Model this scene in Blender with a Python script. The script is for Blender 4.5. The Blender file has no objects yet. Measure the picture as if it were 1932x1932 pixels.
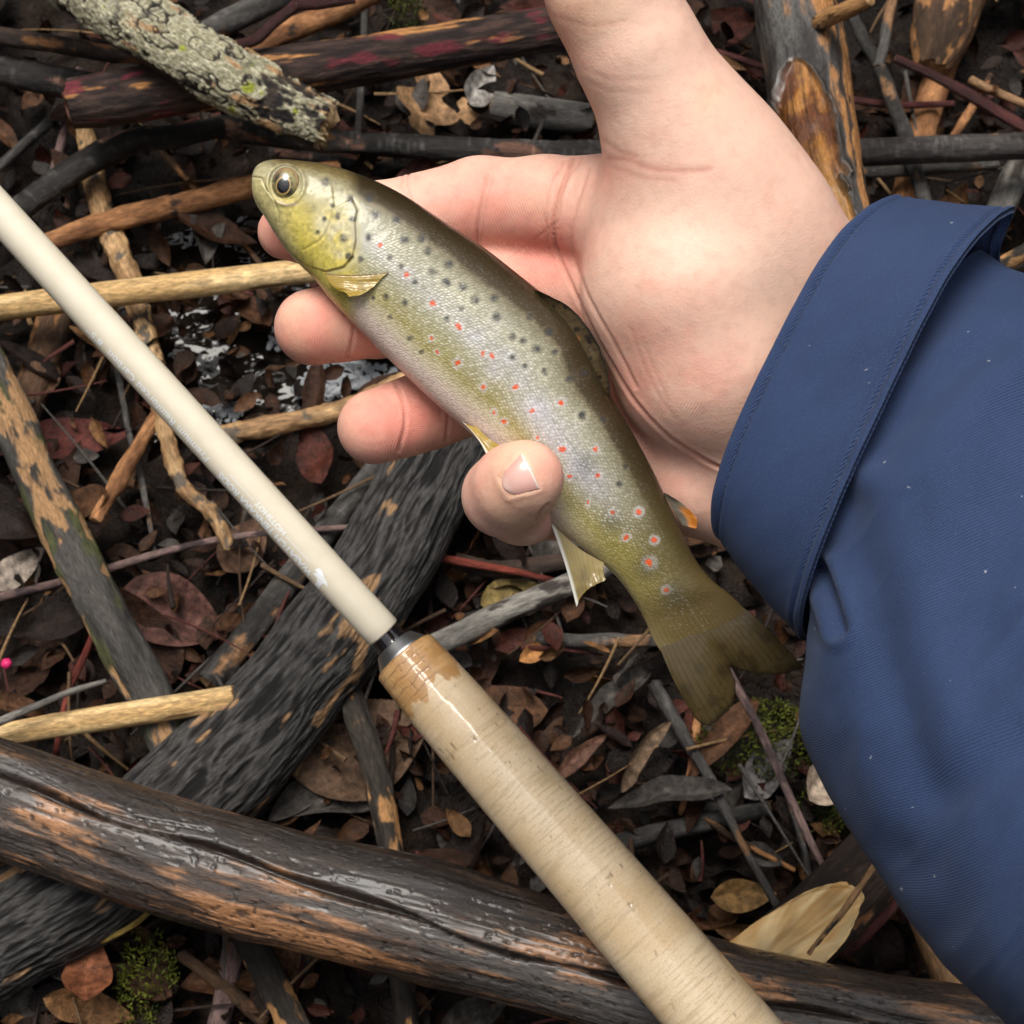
import bpy, bmesh, math, random
import numpy as np
from mathutils import Vector, Matrix

# ------------------------------------------------------------------ camera, world, sun, exposure
SC = bpy.context.scene
TILT = math.radians(25.0)      # camera leans 25 degrees away from straight down
CAMH = 0.58                    # camera height above the litter (m)
FPX = 3369.0                   # focal length in photograph units (1932 units across)
MID = 966.0
camd = bpy.data.cameras.new("camera"); cam = bpy.data.objects.new("camera", camd)
SC.collection.objects.link(cam); SC.camera = cam
cam.location = (0, 0, CAMH); cam.rotation_euler = (TILT, 0, 0)
camd.sensor_width = 36.0; camd.lens = 36.0 * FPX / 1932.0
camd.clip_start = 0.01; camd.clip_end = 1000.0
camd.dof.use_dof = True; camd.dof.focus_distance = 0.385; camd.dof.aperture_fstop = 56.0

SUN_EL, SUN_AZ = math.radians(74), math.radians(-28)      # azimuth from +Y towards +X
w = bpy.data.worlds.new("World"); SC.world = w; w.use_nodes = True
nt = w.node_tree; nt.nodes.clear()
sky = nt.nodes.new("ShaderNodeTexSky"); sky.sky_type = 'NISHITA'; sky.sun_disc = False
sky.sun_elevation = SUN_EL; sky.sun_rotation = SUN_AZ
sky.air_density = 1.0; sky.dust_density = 4.0; sky.ozone_density = 1.0
hs = nt.nodes.new("ShaderNodeHueSaturation"); hs.inputs['Saturation'].default_value = 0.16
bg = nt.nodes.new("ShaderNodeBackground"); bg.inputs['Strength'].default_value = 0.10
wo = nt.nodes.new("ShaderNodeOutputWorld")
nt.links.new(sky.outputs[0], hs.inputs['Color']); nt.links.new(hs.outputs[0], bg.inputs['Color'])
nt.links.new(bg.outputs[0], wo.inputs['Surface'])
sd = bpy.data.lights.new("sun", 'SUN'); so = bpy.data.objects.new("sun", sd); SC.collection.objects.link(so)
sd.energy = 1.5; sd.angle = math.radians(30); sd.color = (1.0, 0.94, 0.85)
sdir = Vector((math.sin(SUN_AZ) * math.cos(SUN_EL), math.cos(SUN_AZ) * math.cos(SUN_EL), math.sin(SUN_EL)))
so.rotation_euler = (-sdir).to_track_quat('-Z', 'Y').to_euler(); so.location = sdir * 5
SC.view_settings.view_transform = 'Standard'; SC.view_settings.look = 'None'
SC.view_settings.gamma = 1.0; SC.view_settings.use_curve_mapping = False
SC.view_settings.exposure = 0.95

SC.cycles.max_bounces = 6; SC.cycles.diffuse_bounces = 3; SC.cycles.glossy_bounces = 3; SC.cycles.transmission_bounces = 4; SC.cycles.transparent_max_bounces = 6

# ------------------------------------------------------------------ helpers
CT, ST = math.cos(TILT), math.sin(TILT)
def c2w(X, Y, Z):
    """camera coordinates in mm (x right, y up, z towards the viewer) -> world metres"""
    X, Y, Z = (np.asarray(a, dtype=np.float64) * 0.001 for a in (X, Y, Z))
    X, Y, Z = np.broadcast_arrays(X, Y, Z)
    return np.stack([X, Y * CT - Z * ST, Y * ST + Z * CT + CAMH], -1)
def at(px, py, d):
    """photograph point at distance d (mm) along the view axis -> world"""
    px = np.asarray(px, float); py = np.asarray(py, float); d = np.asarray(d, float)
    return c2w((px - MID) / FPX * d, -(py - MID) / FPX * d, -d)
def depth_at(py, z):
    yn = -(np.asarray(py, float) - MID) / FPX
    return (CAMH * 1000 - np.asarray(z, float)) / (CT - yn * ST)
def ground(px, py, z=0.0):
    """photograph point at height z (mm) above the ground -> world"""
    return at(px, py, depth_at(py, z))
D0 = 360.0                     # distance of the hand
def hp(px, py, z):
    """hand space: camera axes, mm, z towards the viewer from the hand's distance"""
    d = D0 - np.asarray(z, float)
    return np.stack(np.broadcast_arrays((np.asarray(px, float) - MID) / FPX * d, -(np.asarray(py, float) - MID) / FPX * d, np.asarray(z, float)), -1)
def h2w(P): return c2w(P[..., 0], P[..., 1], P[..., 2] - D0)
def h2px(P):
    d = D0 - P[..., 2]
    return MID + FPX * P[..., 0] / d, MID - FPX * P[..., 1] / d

def _h(ix, iy, iz, seed):
    n = (ix * np.uint32(374761393) + iy * np.uint32(668265263) + iz * np.uint32(2147483647 - 58) + np.uint32(seed * 974711 + 12345)).astype(np.uint32)
    n = (n ^ (n >> np.uint32(13))) * np.uint32(1274126177)
    n = n ^ (n >> np.uint32(16))
    n = n * np.uint32(2246822519); n = n ^ (n >> np.uint32(15))
    return (n & np.uint32(0xFFFFFF)).astype(np.float32) / np.float32(8388607.5) - np.float32(1)
def vnoise(P, seed=0):
    P = np.asarray(P, np.float32); f = np.floor(P); t = P - f
    t = t * t * (3 - 2 * t)
    i = (f.astype(np.int64) & 0xFFFFFFFF).astype(np.uint32)
    x, y, z = i[..., 0], i[..., 1], i[..., 2]; o = np.uint32(1)
    with np.errstate(over='ignore'):
        tx, ty, tz = t[..., 0], t[..., 1], t[..., 2]
        a = _h(x, y, z, seed) * (1 - tx) + _h(x + o, y, z, seed) * tx
        b = _h(x, y + o, z, seed) * (1 - tx) + _h(x + o, y + o, z, seed) * tx
        c = _h(x, y, z + o, seed) * (1 - tx) + _h(x + o, y, z + o, seed) * tx
        d = _h(x, y + o, z + o, seed) * (1 - tx) + _h(x + o, y + o, z + o, seed) * tx
    return (a * (1 - ty) + b * ty) * (1 - tz) + (c * (1 - ty) + d * ty) * tz
def fbm(P, oc=4, seed=0, gain=0.5):
    P = np.asarray(P, np.float32); s = 0; a = 1.0; n = 0
    for k in range(oc):
        s = s + a * vnoise(P, seed + k * 17); n += a; P = P * 2.03 + 7.1; a *= gain
    return s / n
def sm(a, b, x):
    t = np.clip((x - a) / (b - a), 0, 1); return t * t * (3 - 2 * t)
def mix(a, b, t):
    t = np.asarray(t)[..., None]; return np.asarray(a) * (1 - t) + np.asarray(b) * t
def crom(pts, n):
    """Catmull-Rom through rows of pts, n samples, roughly even"""
    p = np.asarray(pts, float)
    if len(p) == 2:
        t = np.linspace(0, 1, n)[:, None]; return p[0] * (1 - t) + p[1] * t
    q = np.vstack([2 * p[0] - p[1], p, 2 * p[-1] - p[-2]])
    seg = np.linalg.norm(np.diff(p[:, :2], axis=0), axis=1); cum = np.concatenate([[0], np.cumsum(seg)])
    u = np.linspace(0, cum[-1], n); k = np.clip(np.searchsorted(cum, u, side='right') - 1, 0, len(p) - 2)
    t = ((u - cum[k]) / np.maximum(seg[k], 1e-9))[:, None]
    a, b, c, d = q[k], q[k + 1], q[k + 2], q[k + 3]
    return 0.5 * (2 * b + (c - a) * t + (2 * a - 5 * b + 4 * c - d) * t ** 2 + (3 * b - 3 * c + d - a) * t ** 3)
def polydist(x, y, pl):
    """distance from points to a polyline"""
    pl = np.asarray(pl, float); best = np.full(np.shape(x), 1e9)
    for a, b in zip(pl[:-1], pl[1:]):
        d = b - a; t = np.clip(((x - a[0]) * d[0] + (y - a[1]) * d[1]) / (d @ d + 1e-12), 0, 1)
        best = np.minimum(best, np.hypot(x - a[0] - t * d[0], y - a[1] - t * d[1]))
    return best
def inpoly(x, y, pl):
    pl = np.asarray(pl, float); r = np.zeros(np.shape(x), bool)
    for (x0, y0), (x1, y1) in zip(pl, np.roll(pl, -1, 0)):
        c = ((y0 > y) != (y1 > y)) & (x < (x1 - x0) * (y - y0) / (y1 - y0 + 1e-12) + x0); r ^= c
    return r

LOC = {}
def mesh(name, V, F, mat, attrs=None, smooth=True):
    me = bpy.data.meshes.new(name)
    V = np.ascontiguousarray(V, np.float32); me.vertices.add(len(V)); me.vertices.foreach_set("co", V.ravel())
    Fs = F if isinstance(F, list) else [F]
    Fs = [np.asarray(f, np.int32) for f in Fs if len(f)]
    idx = np.concatenate([f.ravel() for f in Fs]); tot = np.concatenate([np.full(len(f), f.shape[1], np.int32) for f in Fs])
    me.loops.add(len(idx)); me.loops.foreach_set("vertex_index", idx)
    me.polygons.add(len(tot)); me.polygons.foreach_set("loop_start", np.concatenate([[0], np.cumsum(tot)[:-1]]).astype(np.int32))
    me.update(calc_edges=True); me.validate()
    me.polygons.foreach_set("use_smooth", np.full(len(me.polygons), smooth, bool))
    for k, v in (attrs or {}).items():
        v = np.asarray(v, np.float32)
        if k == 'Col':
            a = me.attributes.new(k, 'FLOAT_COLOR', 'POINT'); a.data.foreach_set("color", np.concatenate([np.clip(v, 0, 1), np.ones((len(v), 1), np.float32)], 1).ravel())
        elif v.ndim == 2:
            a = me.attributes.new(k, 'FLOAT_VECTOR', 'POINT'); a.data.foreach_set("vector", v.ravel())
        else:
            a = me.attributes.new(k, 'FLOAT', 'POINT'); a.data.foreach_set("value", v)
    if mat: me.materials.append(mat)
    return me
def obj(name, V, F, mat, parent=None, attrs=None, smooth=True, label=None, cat=None, group=None, kind=None):
    V = np.asarray(V, float); loc = np.array([(V[:, 0].min() + V[:, 0].max()) / 2, (V[:, 1].min() + V[:, 1].max()) / 2, V[:, 2].min()])
    me = mesh(name, V - loc, F, mat, attrs, smooth)
    o = bpy.data.objects.new(name, me); SC.collection.objects.link(o); LOC[o] = loc
    if parent is not None: o.parent = parent; o.location = loc - LOC[parent]
    else: o.location = loc
    tag(o, label, cat, group, kind); return o
def empty(name, loc, label=None, cat=None, group=None):
    o = bpy.data.objects.new(name, None); SC.collection.objects.link(o); o.location = loc; o.empty_display_size = 0.01
    LOC[o] = np.array(loc, float); tag(o, label, cat, group); return o
def tag(o, label=None, cat=None, group=None, kind=None):
    for k, v in (('label', label), ('category', cat), ('group', group), ('kind', kind)):
        if v: o[k] = v
def gridF(nu, nv, wrapv=False):
    """quads of an nu x nv vertex grid"""
    i = np.arange(nu - 1)[:, None]; j = np.arange(nv if wrapv else nv - 1)[None]
    a = i * nv + j; b = i * nv + (j + 1) % nv
    return np.stack(np.broadcast_arrays(a, a + nv, b + nv, b), -1).reshape(-1, 4)

# ------------------------------------------------------------------ materials
class NB:
    def __init__(s, name):
        s.m = bpy.data.materials.new(name); s.m.use_nodes = True; s.t = s.m.node_tree; s.t.nodes.clear()
        s.out = s.n('ShaderNodeOutputMaterial'); s.p = s.n('ShaderNodeBsdfPrincipled'); s.l(s.p.outputs[0], s.out.inputs[0])
    def n(s, t, **k):
        x = s.t.nodes.new(t)
        for a, b in k.items(): setattr(x, a, b)
        return x
    def l(s, a, b): s.t.links.new(a, b)
    def set(s, **k):
        for a, b in k.items(): s.p.inputs[a.replace('_', ' ')].default_value = b
    def attr(s, nm): return s.n('ShaderNodeAttribute', attribute_name=nm)
    def math(s, op, a, b=None):
        x = s.n('ShaderNodeMath', operation=op)
        for i, v in enumerate((a, b)):
            if v is None: continue
            if isinstance(v, (int, float)): x.inputs[i].default_value = v
            else: s.l(v, x.inputs[i])
        return x.outputs[0]
    def noise(s, vec, scale, detail=3, rough=0.55):
        x = s.n('ShaderNodeTexNoise'); x.inputs['Scale'].default_value = scale; x.inputs['Detail'].default_value = detail
        x.inputs['Roughness'].default_value = rough
        if vec is not None: s.l(vec, x.inputs['Vector'])
        return x.outputs[0]
    def mapping(s, vec, scale):
        x = s.n('ShaderNodeVectorMath', operation='MULTIPLY'); s.l(vec, x.inputs[0]); x.inputs[1].default_value = scale; return x.outputs[0]
    def ramp(s, fac, stops):
        x = s.n('ShaderNodeValToRGB'); s.l(fac, x.inputs[0]); e = x.color_ramp.elements
        while len(e) > 1: e.remove(e[-1])
        for i, (p, c) in enumerate(stops):
            el = e[0] if i == 0 else e.new(p)
            el.position = p; el.color = (c, c, c, 1) if isinstance(c, (int, float)) else (*c, 1)
        return x.outputs[0]
    def mixc(s, fac, a, b, mode='MIX'):
        x = s.n('ShaderNodeMix', data_type='RGBA', blend_type=mode)
        if isinstance(fac, (int, float)): x.inputs[0].default_value = fac
        else: s.l(fac, x.inputs[0])
        for i, v in ((6, a), (7, b)):
            if isinstance(v, tuple): x.inputs[i].default_value = (*v, 1)
            else: s.l(v, x.inputs[i])
        return x.outputs[2]
    def bump(s, h, strength, dist, normal=None, to=True):
        x = s.n('ShaderNodeBump'); x.inputs['Strength'].default_value = strength; x.inputs['Distance'].default_value = dist
        s.l(h, x.inputs['Height'])
        if normal is not None: s.l(normal, x.inputs['Normal'])
        if to: s.l(x.outputs[0], s.p.inputs['Normal'])
        return x.outputs[0]

def wood_material(name, rough=(0.3, 0.7), bump=0.5, coat=0.0, spec=0.3):
    b = NB(name); c = b.attr('Col'); co = b.attr('co').outputs['Vector']; wet = b.attr('wet').outputs['Fac']
    st = b.mapping(co, (0.35, 2.2, 2.2)); n1 = b.noise(st, 1.0, 4, 0.65); n2 = b.noise(co, 3.5, 3, 0.6)
    v = b.ramp(n1, [(0.28, 0.35), (0.5, 1.0), (0.74, 1.7)])
    b.l(b.mixc(1.0, c.outputs['Color'], v, 'MULTIPLY'), b.p.inputs['Base Color'])
    rr = b.n('ShaderNodeMapRange'); b.l(b.math('ADD', wet, b.math('MULTIPLY', b.math('SUBTRACT', n2, 0.5), 0.7)), rr.inputs[0])
    rr.inputs[3].default_value = rough[1]; rr.inputs[4].default_value = rough[0]; b.l(rr.outputs[0], b.p.inputs['Roughness'])
    b.bump(b.math('ADD', n1, b.math('MULTIPLY', n2, 0.5)), bump, 0.0007)
    b.set(Coat_Weight=coat, Coat_Roughness=0.22, Specular_IOR_Level=spec)
    return b.m
M_WOOD = wood_material('wet_wood', (0.2, 0.6), 1.0); M_DRY = wood_material('peeled_wood', (0.4, 0.75), 0.3)
M_BARK = wood_material('rough_bark', (0.25, 0.8), 1.0); M_GLOSSWOOD = wood_material('soaked_wood', (0.12, 0.42), 0.7, coat=.45, spec=.5)

# ------------------------------------------------------------------ ground, water
rng = np.random.default_rng(7); random.seed(7)
def build_ground():
    xs = np.concatenate([-np.geomspace(300, 0.5, 14), np.linspace(-0.42, 0.42, 190), np.geomspace(0.5, 300, 14)])
    ys = np.concatenate([-np.geomspace(300, 0.3, 14), np.linspace(-0.15, 0.75, 190), np.geomspace(0.85, 300, 14)])
    X, Y = np.meshgrid(xs, ys, indexing='ij'); P = np.stack([X, Y, 0 * X], -1).reshape(-1, 3)
    z = 0.006 * fbm(P * 25, 4, 3) + 0.003 * fbm(P * 110, 2, 9)
    c = ground(520, 600); d = np.hypot(P[:, 0] - c[0], (P[:, 1] - c[1]) * 1.1)
    z = z - 0.012 * np.exp(-(d / 0.055) ** 2)
    P[:, 2] = z - 0.004
    b = NB('wet_mulch'); g = b.n('ShaderNodeTexCoord').outputs['Object']
    n1 = b.noise(g, 45, 6, 0.7); n2 = b.noise(g, 260, 4, 0.6)
    b.l(b.ramp(n1, [(0.3, (0.003, 0.002, 0.002)), (0.5, (0.011, 0.007, 0.005)), (0.7, (0.03, 0.017, 0.010))]), b.p.inputs['Base Color'])
    b.l(b.ramp(n2, [(0.35, 0.25), (0.65, 0.85)]), b.p.inputs['Roughness'])
    b.bump(b.math('ADD', n1, n2), 0.9, 0.004); b.set(Specular_IOR_Level=.2)
    obj('ground', P, gridF(len(xs), len(ys)), b.m, label='dark wet leaf mulch covering the ground', kind='structure')
build_ground()
def build_water():
    c = ground(500, 600); n = 72; rr = np.linspace(0, 1, 14); th = np.linspace(0, 2 * np.pi, n, endpoint=False)
    R = 0.058 * (1 + 0.22 * np.sin(3 * th + 1) + 0.12 * np.sin(5 * th))
    V = np.stack([c[0] + rr[:, None] * R * np.cos(th), c[1] + rr[:, None] * R * 0.8 * np.sin(th), np.full((14, n), -0.004)], -1).reshape(-1, 3)
    b = NB('puddle_water'); g = b.n('ShaderNodeTexCoord').outputs['Object']
    b.set(Base_Color=(0.012, 0.009, 0.007, 1), Roughness=0.03, IOR=1.33, Specular_IOR_Level=0.6)
    b.bump(b.noise(g, 90, 2, 0.5), 0.4, 0.004)
    obj('water', V, gridF(14, n, True), b.m, label='dark standing water among the litter', kind='structure')
build_water()

# ------------------------------------------------------------------ sticks and logs
def tube(pts, step, seed=0):
    p = np.asarray(pts, float)
    c0 = ground(p[:, 0], p[:, 1], p[:, 2]); L = np.linalg.norm(np.diff(c0, axis=0), axis=1).sum() * 1000
    n = max(8, int(L / step)); q = crom(p, n)
    C = ground(q[:, 0], q[:, 1], q[:, 2]); d = depth_at(q[:, 1], q[:, 2]); R = q[:, 3] / 2 * d / FPX
    T = np.gradient(C, axis=0); T /= np.linalg.norm(T, axis=1)[:, None]
    E1 = np.array([0, 0, CAMH]) - C; E1 -= (E1 * T).sum(1)[:, None] * T; E1 /= np.linalg.norm(E1, axis=1)[:, None]
    E2 = np.cross(T, E1)
    S = np.concatenate([[0], np.cumsum(np.linalg.norm(np.diff(C, axis=0), axis=1))]) * 1000
    return C, T, E1, E2, R, S
def K(c1, c2, cp=None, pt=0.25, amp=0.3, fs=0.04, fr=0.18, wet=0.5, lent=0.0, c3=None):
    def f(co, S, phi, R, seed):
        m0 = fbm(co * np.array([fs, fr, fr]), 4, seed); col = mix(c1, c2, sm(-0.35, 0.35, m0))
        if c3 is not None: col = mix(col, c3, sm(0.15, 0.4, fbm(co * np.array([fs * 2.5, fr * 1.5, fr * 1.5]), 3, seed + 5)))
        gn = fbm(co * np.array([.22, 1.1, 1.1]), 3, seed + 33); col = col * (1 + .55 * gn[..., None])
        disp = amp * 1.5 * fbm(co * np.array([fs * 2, fr * 2.2, fr * 2.2]), 4, seed + 3) + .25 * amp * gn; w_ = np.full(S.shape, wet) + 0.3 * m0
        if cp is not None:
            m = sm(pt, pt + 0.1, fbm(co * np.array([fs * 1.3, fr * 0.8, fr * 0.8]), 5, seed + 9, 0.6))
            col = mix(col, cp, m); disp = disp - amp * 0.9 * m; w_ = w_ - 0.25 * m
        if lent:
            l = vnoise(co * np.array([1.3, 0.25, 0.25]), seed + 21); m = sm(0.35, 0.6, l)
            col = mix(col, np.clip(np.asarray(col) * 2.2 + 0.02, 0, 1), m * lent); disp = disp + 0.12 * m * lent
        return disp, col, w_
    return f
KIND = {
 'black': K((.008, .007, .006), (.030, .027, .025), (.14, .072, .05), 0.24, 0.45, wet=.7, lent=.9),
 'grey': K((.022, .020, .018), (.085, .078, .072), (.24, .13, .065), 0.2, 0.4, wet=.45, lent=.4),
 'silver': K((.13, .12, .11), (.27, .25, .22), (.05, .04, .035), 0.25, 0.3, wet=.35),
 'brown': K((.05, .028, .016), (.12, .065, .035), (.36, .17, .065), 0.14, 0.4, wet=.5),
 'dark': K((.022, .015, .012), (.06, .038, .028), (.24, .11, .045), 0.2, 0.4, wet=.6),
 'tan': K((.17, .095, .045), (.38, .22, .105), (.045, .032, .024), 0.22, 0.35, wet=.35),
 'orange': K((.20, .085, .035), (.42, .20, .085), (.05, .03, .02), 0.28, 0.45, fs=.08, wet=.4),
 'pale': K((.46, .29, .12), (.68, .49, .25), (.22, .11, .045), 0.40, 0.12, fs=.02, fr=.2, wet=.45),
 'lumpy': K((.23, .13, .06), (.40, .25, .12), (.10, .08, .06), 0.12, 0.7, fs=.12, wet=.3),
 'mottled': K((.022, .018, .015), (.06, .048, .038), (.46, .24, .095), -0.08, 0.6, fs=.03, fr=.12, wet=.45),
 'patchy': K((.03, .027, .025), (.085, .078, .07), (.40, .23, .11), 0.08, 0.6, fs=.025, fr=.1, wet=.5, c3=(.07, .075, .03)),
 'red': K((.10, .018, .012), (.22, .045, .028), None, 0, 0.1, wet=.6),
 'maroon': K((.035, .010, .010), (.085, .024, .022), None, 0, 0.15, wet=.7),
 'pinkish': K((.12, .075, .068), (.24, .16, .145), (.06, .04, .04), 0.25, 0.12, wet=.45),
}
def stick(name, label, cat, pts, kind, step=0.9, nphi=22, heart=(.34, .2, .1), jag=0.35, mat=None, group=None, parent=None, mod=None, fine=False):
    seed = abs(hash_name(label or name + str(pts[0]))) % 900
    C, T, E1, E2, R, S = tube(pts, step); n = len(C)
    R = R * (1 + 0.07 * fbm(np.stack([S * 0.035, 0 * S, 0 * S], -1), 3, seed + 2))
    idx = np.concatenate([[0, 0, 0, 0], np.arange(n), [n - 1] * 4]); rf = np.concatenate([[.02, .45, .8, .97], np.ones(n), [.97, .8, .45, .02]])
    sgn = np.concatenate([-np.ones(4), np.zeros(n), np.ones(4)])
    phi = np.linspace(-np.pi, np.pi, nphi, endpoint=False); N = len(idx)
    rn = float(np.mean(R)); PH = np.broadcast_to(phi, (N, nphi)); SS = np.broadcast_to(S[idx][:, None], (N, nphi)); RR = np.broadcast_to(R[idx][:, None], (N, nphi))
    co = np.stack([SS, rn * np.cos(PH), rn * np.sin(PH)], -1) + np.array([seed * 3.7, seed * 1.3, 0])
    f = KIND[kind] if isinstance(kind, str) else kind
    disp, col, wt = f(co, SS, PH, RR, seed)
    end = np.abs(sgn)[:, None] * np.ones(nphi); wob = 0.06 * RR * fbm(np.stack([SS * .02, np.cos(PH), np.sin(PH)], -1), 2, seed + 40)
    rad = RR * rf[:, None] + (disp + wob) * np.where(end > 0, rf[:, None] ** 2, 1)
    jn = fbm(np.stack([np.cos(PH) * 1.7 * rf[:, None], np.sin(PH) * 1.7 * rf[:, None], 0 * PH + seed], -1) * 2.2, 3, seed + 60)
    toff = sgn[:, None] * RR * ((1 - rf[:, None]) * 0.25 + jag * jn * (0.4 + rf[:, None] * 0.6))
    col = mix(col, np.asarray(heart) * (1 + 0.5 * jn[..., None]), np.where((end > 0) & (rf[:, None] < 0.95), 0.9, end * 0.35))
    e = (np.cos(PH)[..., None] * E1[idx][:, None] + np.sin(PH)[..., None] * E2[idx][:, None])
    V = C[idx][:, None] + e * (rad / 1000)[..., None] + T[idx][:, None] * (toff / 1000)[..., None]
    if mod is not None: V, col, wt = mod(V, col, wt, co, PH, SS, dict(C=C, T=T, R=R, idx=idx))
    F = gridF(N, nphi, True)
    return obj(name, V.reshape(-1, 3), F, mat or M_WOOD, parent, dict(Col=col.reshape(-1, 3), co=co.reshape(-1, 3), wet=wt.reshape(-1)), label=label, cat=cat, group=group)
def hash_name(s):
    h = 7
    for ch in s: h = (h * 131 + ord(ch)) % 1000003
    return h
def w2px(V):
    d = V - np.array([0, 0, CAMH]); xc = d[..., 0]; yc = d[..., 1] * CT + d[..., 2] * ST; zc = -d[..., 1] * ST + d[..., 2] * CT
    return MID + FPX * xc / -zc, MID + FPX * yc / zc

# the split log in front, with its long crack
def k_split(co, S, phi, R, seed):
    a = fbm(co * np.array([.022, .085, .085]), 5, seed, .62); b_ = fbm(co * np.array([.02, .35, .35]), 4, seed + 4); g = fbm(co * np.array([.05, .9, .9]), 3, seed + 8)
    col = mix((.022, .017, .015), (.07, .045, .032), sm(-.4, .4, a + .5 * b_))
    col = mix(col, (.34, .165, .075), sm(.16, .42, a * 1.1 + .25 * b_ + .3 * g + .10 * np.cos(phi - .5)))
    col = mix(col, (.10, .095, .09), sm(.1, .4, fbm(co * np.array([.015, .16, .16]), 3, seed + 31)) * .6)
    pit = sm(.3, .5, fbm(co * np.array([.5, 1.1, 1.1]), 2, seed + 44)); col = mix(col, (.012, .009, .008), pit * .8)
    disp = .45 * b_ + .3 * g - .3 * pit + 1.1 * fbm(co * np.array([.012, .1, .1]), 3, seed + 12)
    pc = -.62 + .62 * np.clip(S / 150, 0, 1) + .12 * np.sin(S / 26.) + .05 * np.sin(S / 9.)
    d = np.abs(phi - pc) * R * (1 + .0 * S); wd = .75 + .45 * np.sin(S / 17.) + .3 * np.sin(S / 7.)
    m = np.exp(-(d / np.maximum(wd, .25)) ** 2); disp = disp - 4.2 * m
    col = mix(col, (.02, .011, .007), np.clip(m * 1.3, 0, 1))
    pc2 = pc - .22 - .05 * np.sin(S / 13.); m2 = np.exp(-((phi - pc2) * R / .35) ** 2) * sm(.0, .3, np.sin(S / 33.)); disp = disp - 1.5 * m2; col = mix(col, (.02, .012, .008), m2)
    return disp, col, .62 - .3 * sm(.1, .4, a) + .35 * fbm(co * np.array([.02, .2, .2]), 2, seed + 50)
stick('split_log', 'smooth wet brown log with a long crack, lying under the cork handle', 'log',
      [(-160, 1450, 58, 205), (0, 1505, 60, 212), (300, 1607, 62, 215), (600, 1690, 64, 222), (800, 1740, 65, 222), (1000, 1795, 66, 220), (1300, 1872, 67, 215), (1500, 1918, 66, 215), (1800, 1962, 64, 212), (2100, 2010, 62, 210)],
      k_split, 0.42, 250, mat=M_GLOSSWOOD)
# the furrowed grey log it crosses
def k_furrow(co, S, phi, R, seed):
    wv = co + 2.2 * np.stack([0 * S, vnoise(co * .06, seed), vnoise(co * .06 + 9, seed + 1)], -1)
    r1 = 1 - np.abs(fbm(wv * np.array([.06, .62, .62]), 3, seed + 2)) * 2.6; r2 = 1 - np.abs(vnoise(wv * np.array([.14, 1.5, 1.5]), seed + 6)) * 1.6
    h = r1 * .7 + r2 * .3
    col = mix((.006, .005, .005), (.080, .076, .073), sm(.2, 1.0, h))
    pm = sm(.24, .31, fbm(co * np.array([.035, .11, .11]), 4, seed + 11, .6)); col = mix(col, (.34, .20, .10), pm * sm(-.2, .5, h))
    return .9 * h - .3 + .9 * fbm(co * np.array([.02, .06, .06]), 2, seed + 15), col, np.full(S.shape, .35) + .15 * h
stick('furrowed_log', 'thick charcoal grey log with wavy furrowed bark running under the split log', 'log',
      [(-170, 1870, 24, 240), (0, 1765, 25, 235), (200, 1640, 26, 228), (430, 1430, 26, 218), (590, 1250, 26, 205), (710, 1080, 27, 190), (800, 920, 28, 178), (870, 780, 28, 170), (930, 660, 28, 165)],
      k_furrow, 0.5, 230, mat=M_BARK)
# lichen branch
def k_lichen(co, S, phi, R, seed):
    big = fbm(co * np.array([.05, .09, .09]), 4, seed, .6); cell = fbm(co * np.array([.35, .4, .4]), 3, seed + 7); fine = fbm(co * 1.1, 3, seed + 9)
    m = sm(-.16, -.04, big + .22 * cell + .22 * np.cos(phi + .25) - .05)
    crk = np.abs(fbm(co * np.array([.10, .16, .16]), 3, seed + 13)); m = m * sm(.015, .06, crk)
    col = mix((.014, .012, .012), (.05, .035, .026), sm(-.3, .3, cell))
    lc = mix((.27, .25, .155), (.49, .46, .33), sm(-.4, .4, fine + .4 * cell)); lc = mix(lc, (.40, .24, .12), sm(.28, .42, fbm(co * np.array([.05, .2, .2]), 3, seed + 21)))
    lc = mix(lc, (.30, .33, .04), sm(.40, .52, fbm(co * .16, 3, seed + 27))); lc = mix(lc, (.10, .095, .085), sm(.2, .5, fbm(co * .28, 3, seed + 33)) * .7)
    return m * (.7 + .55 * fine) + .5 * cell - .2, mix(col, lc, m), .55 - .5 * m
stick('lichen_branch', 'broken branch crusted with pale grey-green lichen, resting on the reddish log', 'branch',
      [(40, -110, 84, 128), (190, -5, 82, 128), (300, 65, 81, 126), (400, 128, 80, 122), (520, 192, 76, 112), (612, 238, 72, 92)],
      k_lichen, 0.32, 200, heart=(.62, .42, .22), jag=.9, mat=M_BARK)
# reddish log
def k_redlog(co, S, phi, R, seed):
    a = fbm(co * np.array([.035, .22, .22]), 5, seed, .6); b_ = fbm(co * np.array([.12, .7, .7]), 3, seed + 4)
    col = mix((.018, .011, .010), (.065, .038, .030), sm(-.3, .4, b_ + .4 * a))
    col = mix(col, (.46, .22, .075), sm(.20, .34, a + .25 * b_)); col = mix(col, (.16, .022, .035), sm(.22, .4, fbm(co * np.array([.06, .16, .16]), 3, seed + 10)) * .8)
    return .45 * b_ - .35 * sm(.2, .34, a), col, .5 + .3 * b_
stick('reddish_log', 'dark rotting log with orange and crimson patches and a frayed end', 'log',
      [(134, 196, 60, 88), (220, 186, 60, 100), (300, 172, 60, 104), (500, 140, 58, 98), (700, 110, 56, 92), (900, 78, 54, 86), (1050, 52, 53, 82), (1260, 15, 52, 80)],
      k_redlog, 0.42, 130, heart=(.16, .07, .045), jag=.5, mat=M_BARK)
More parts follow.
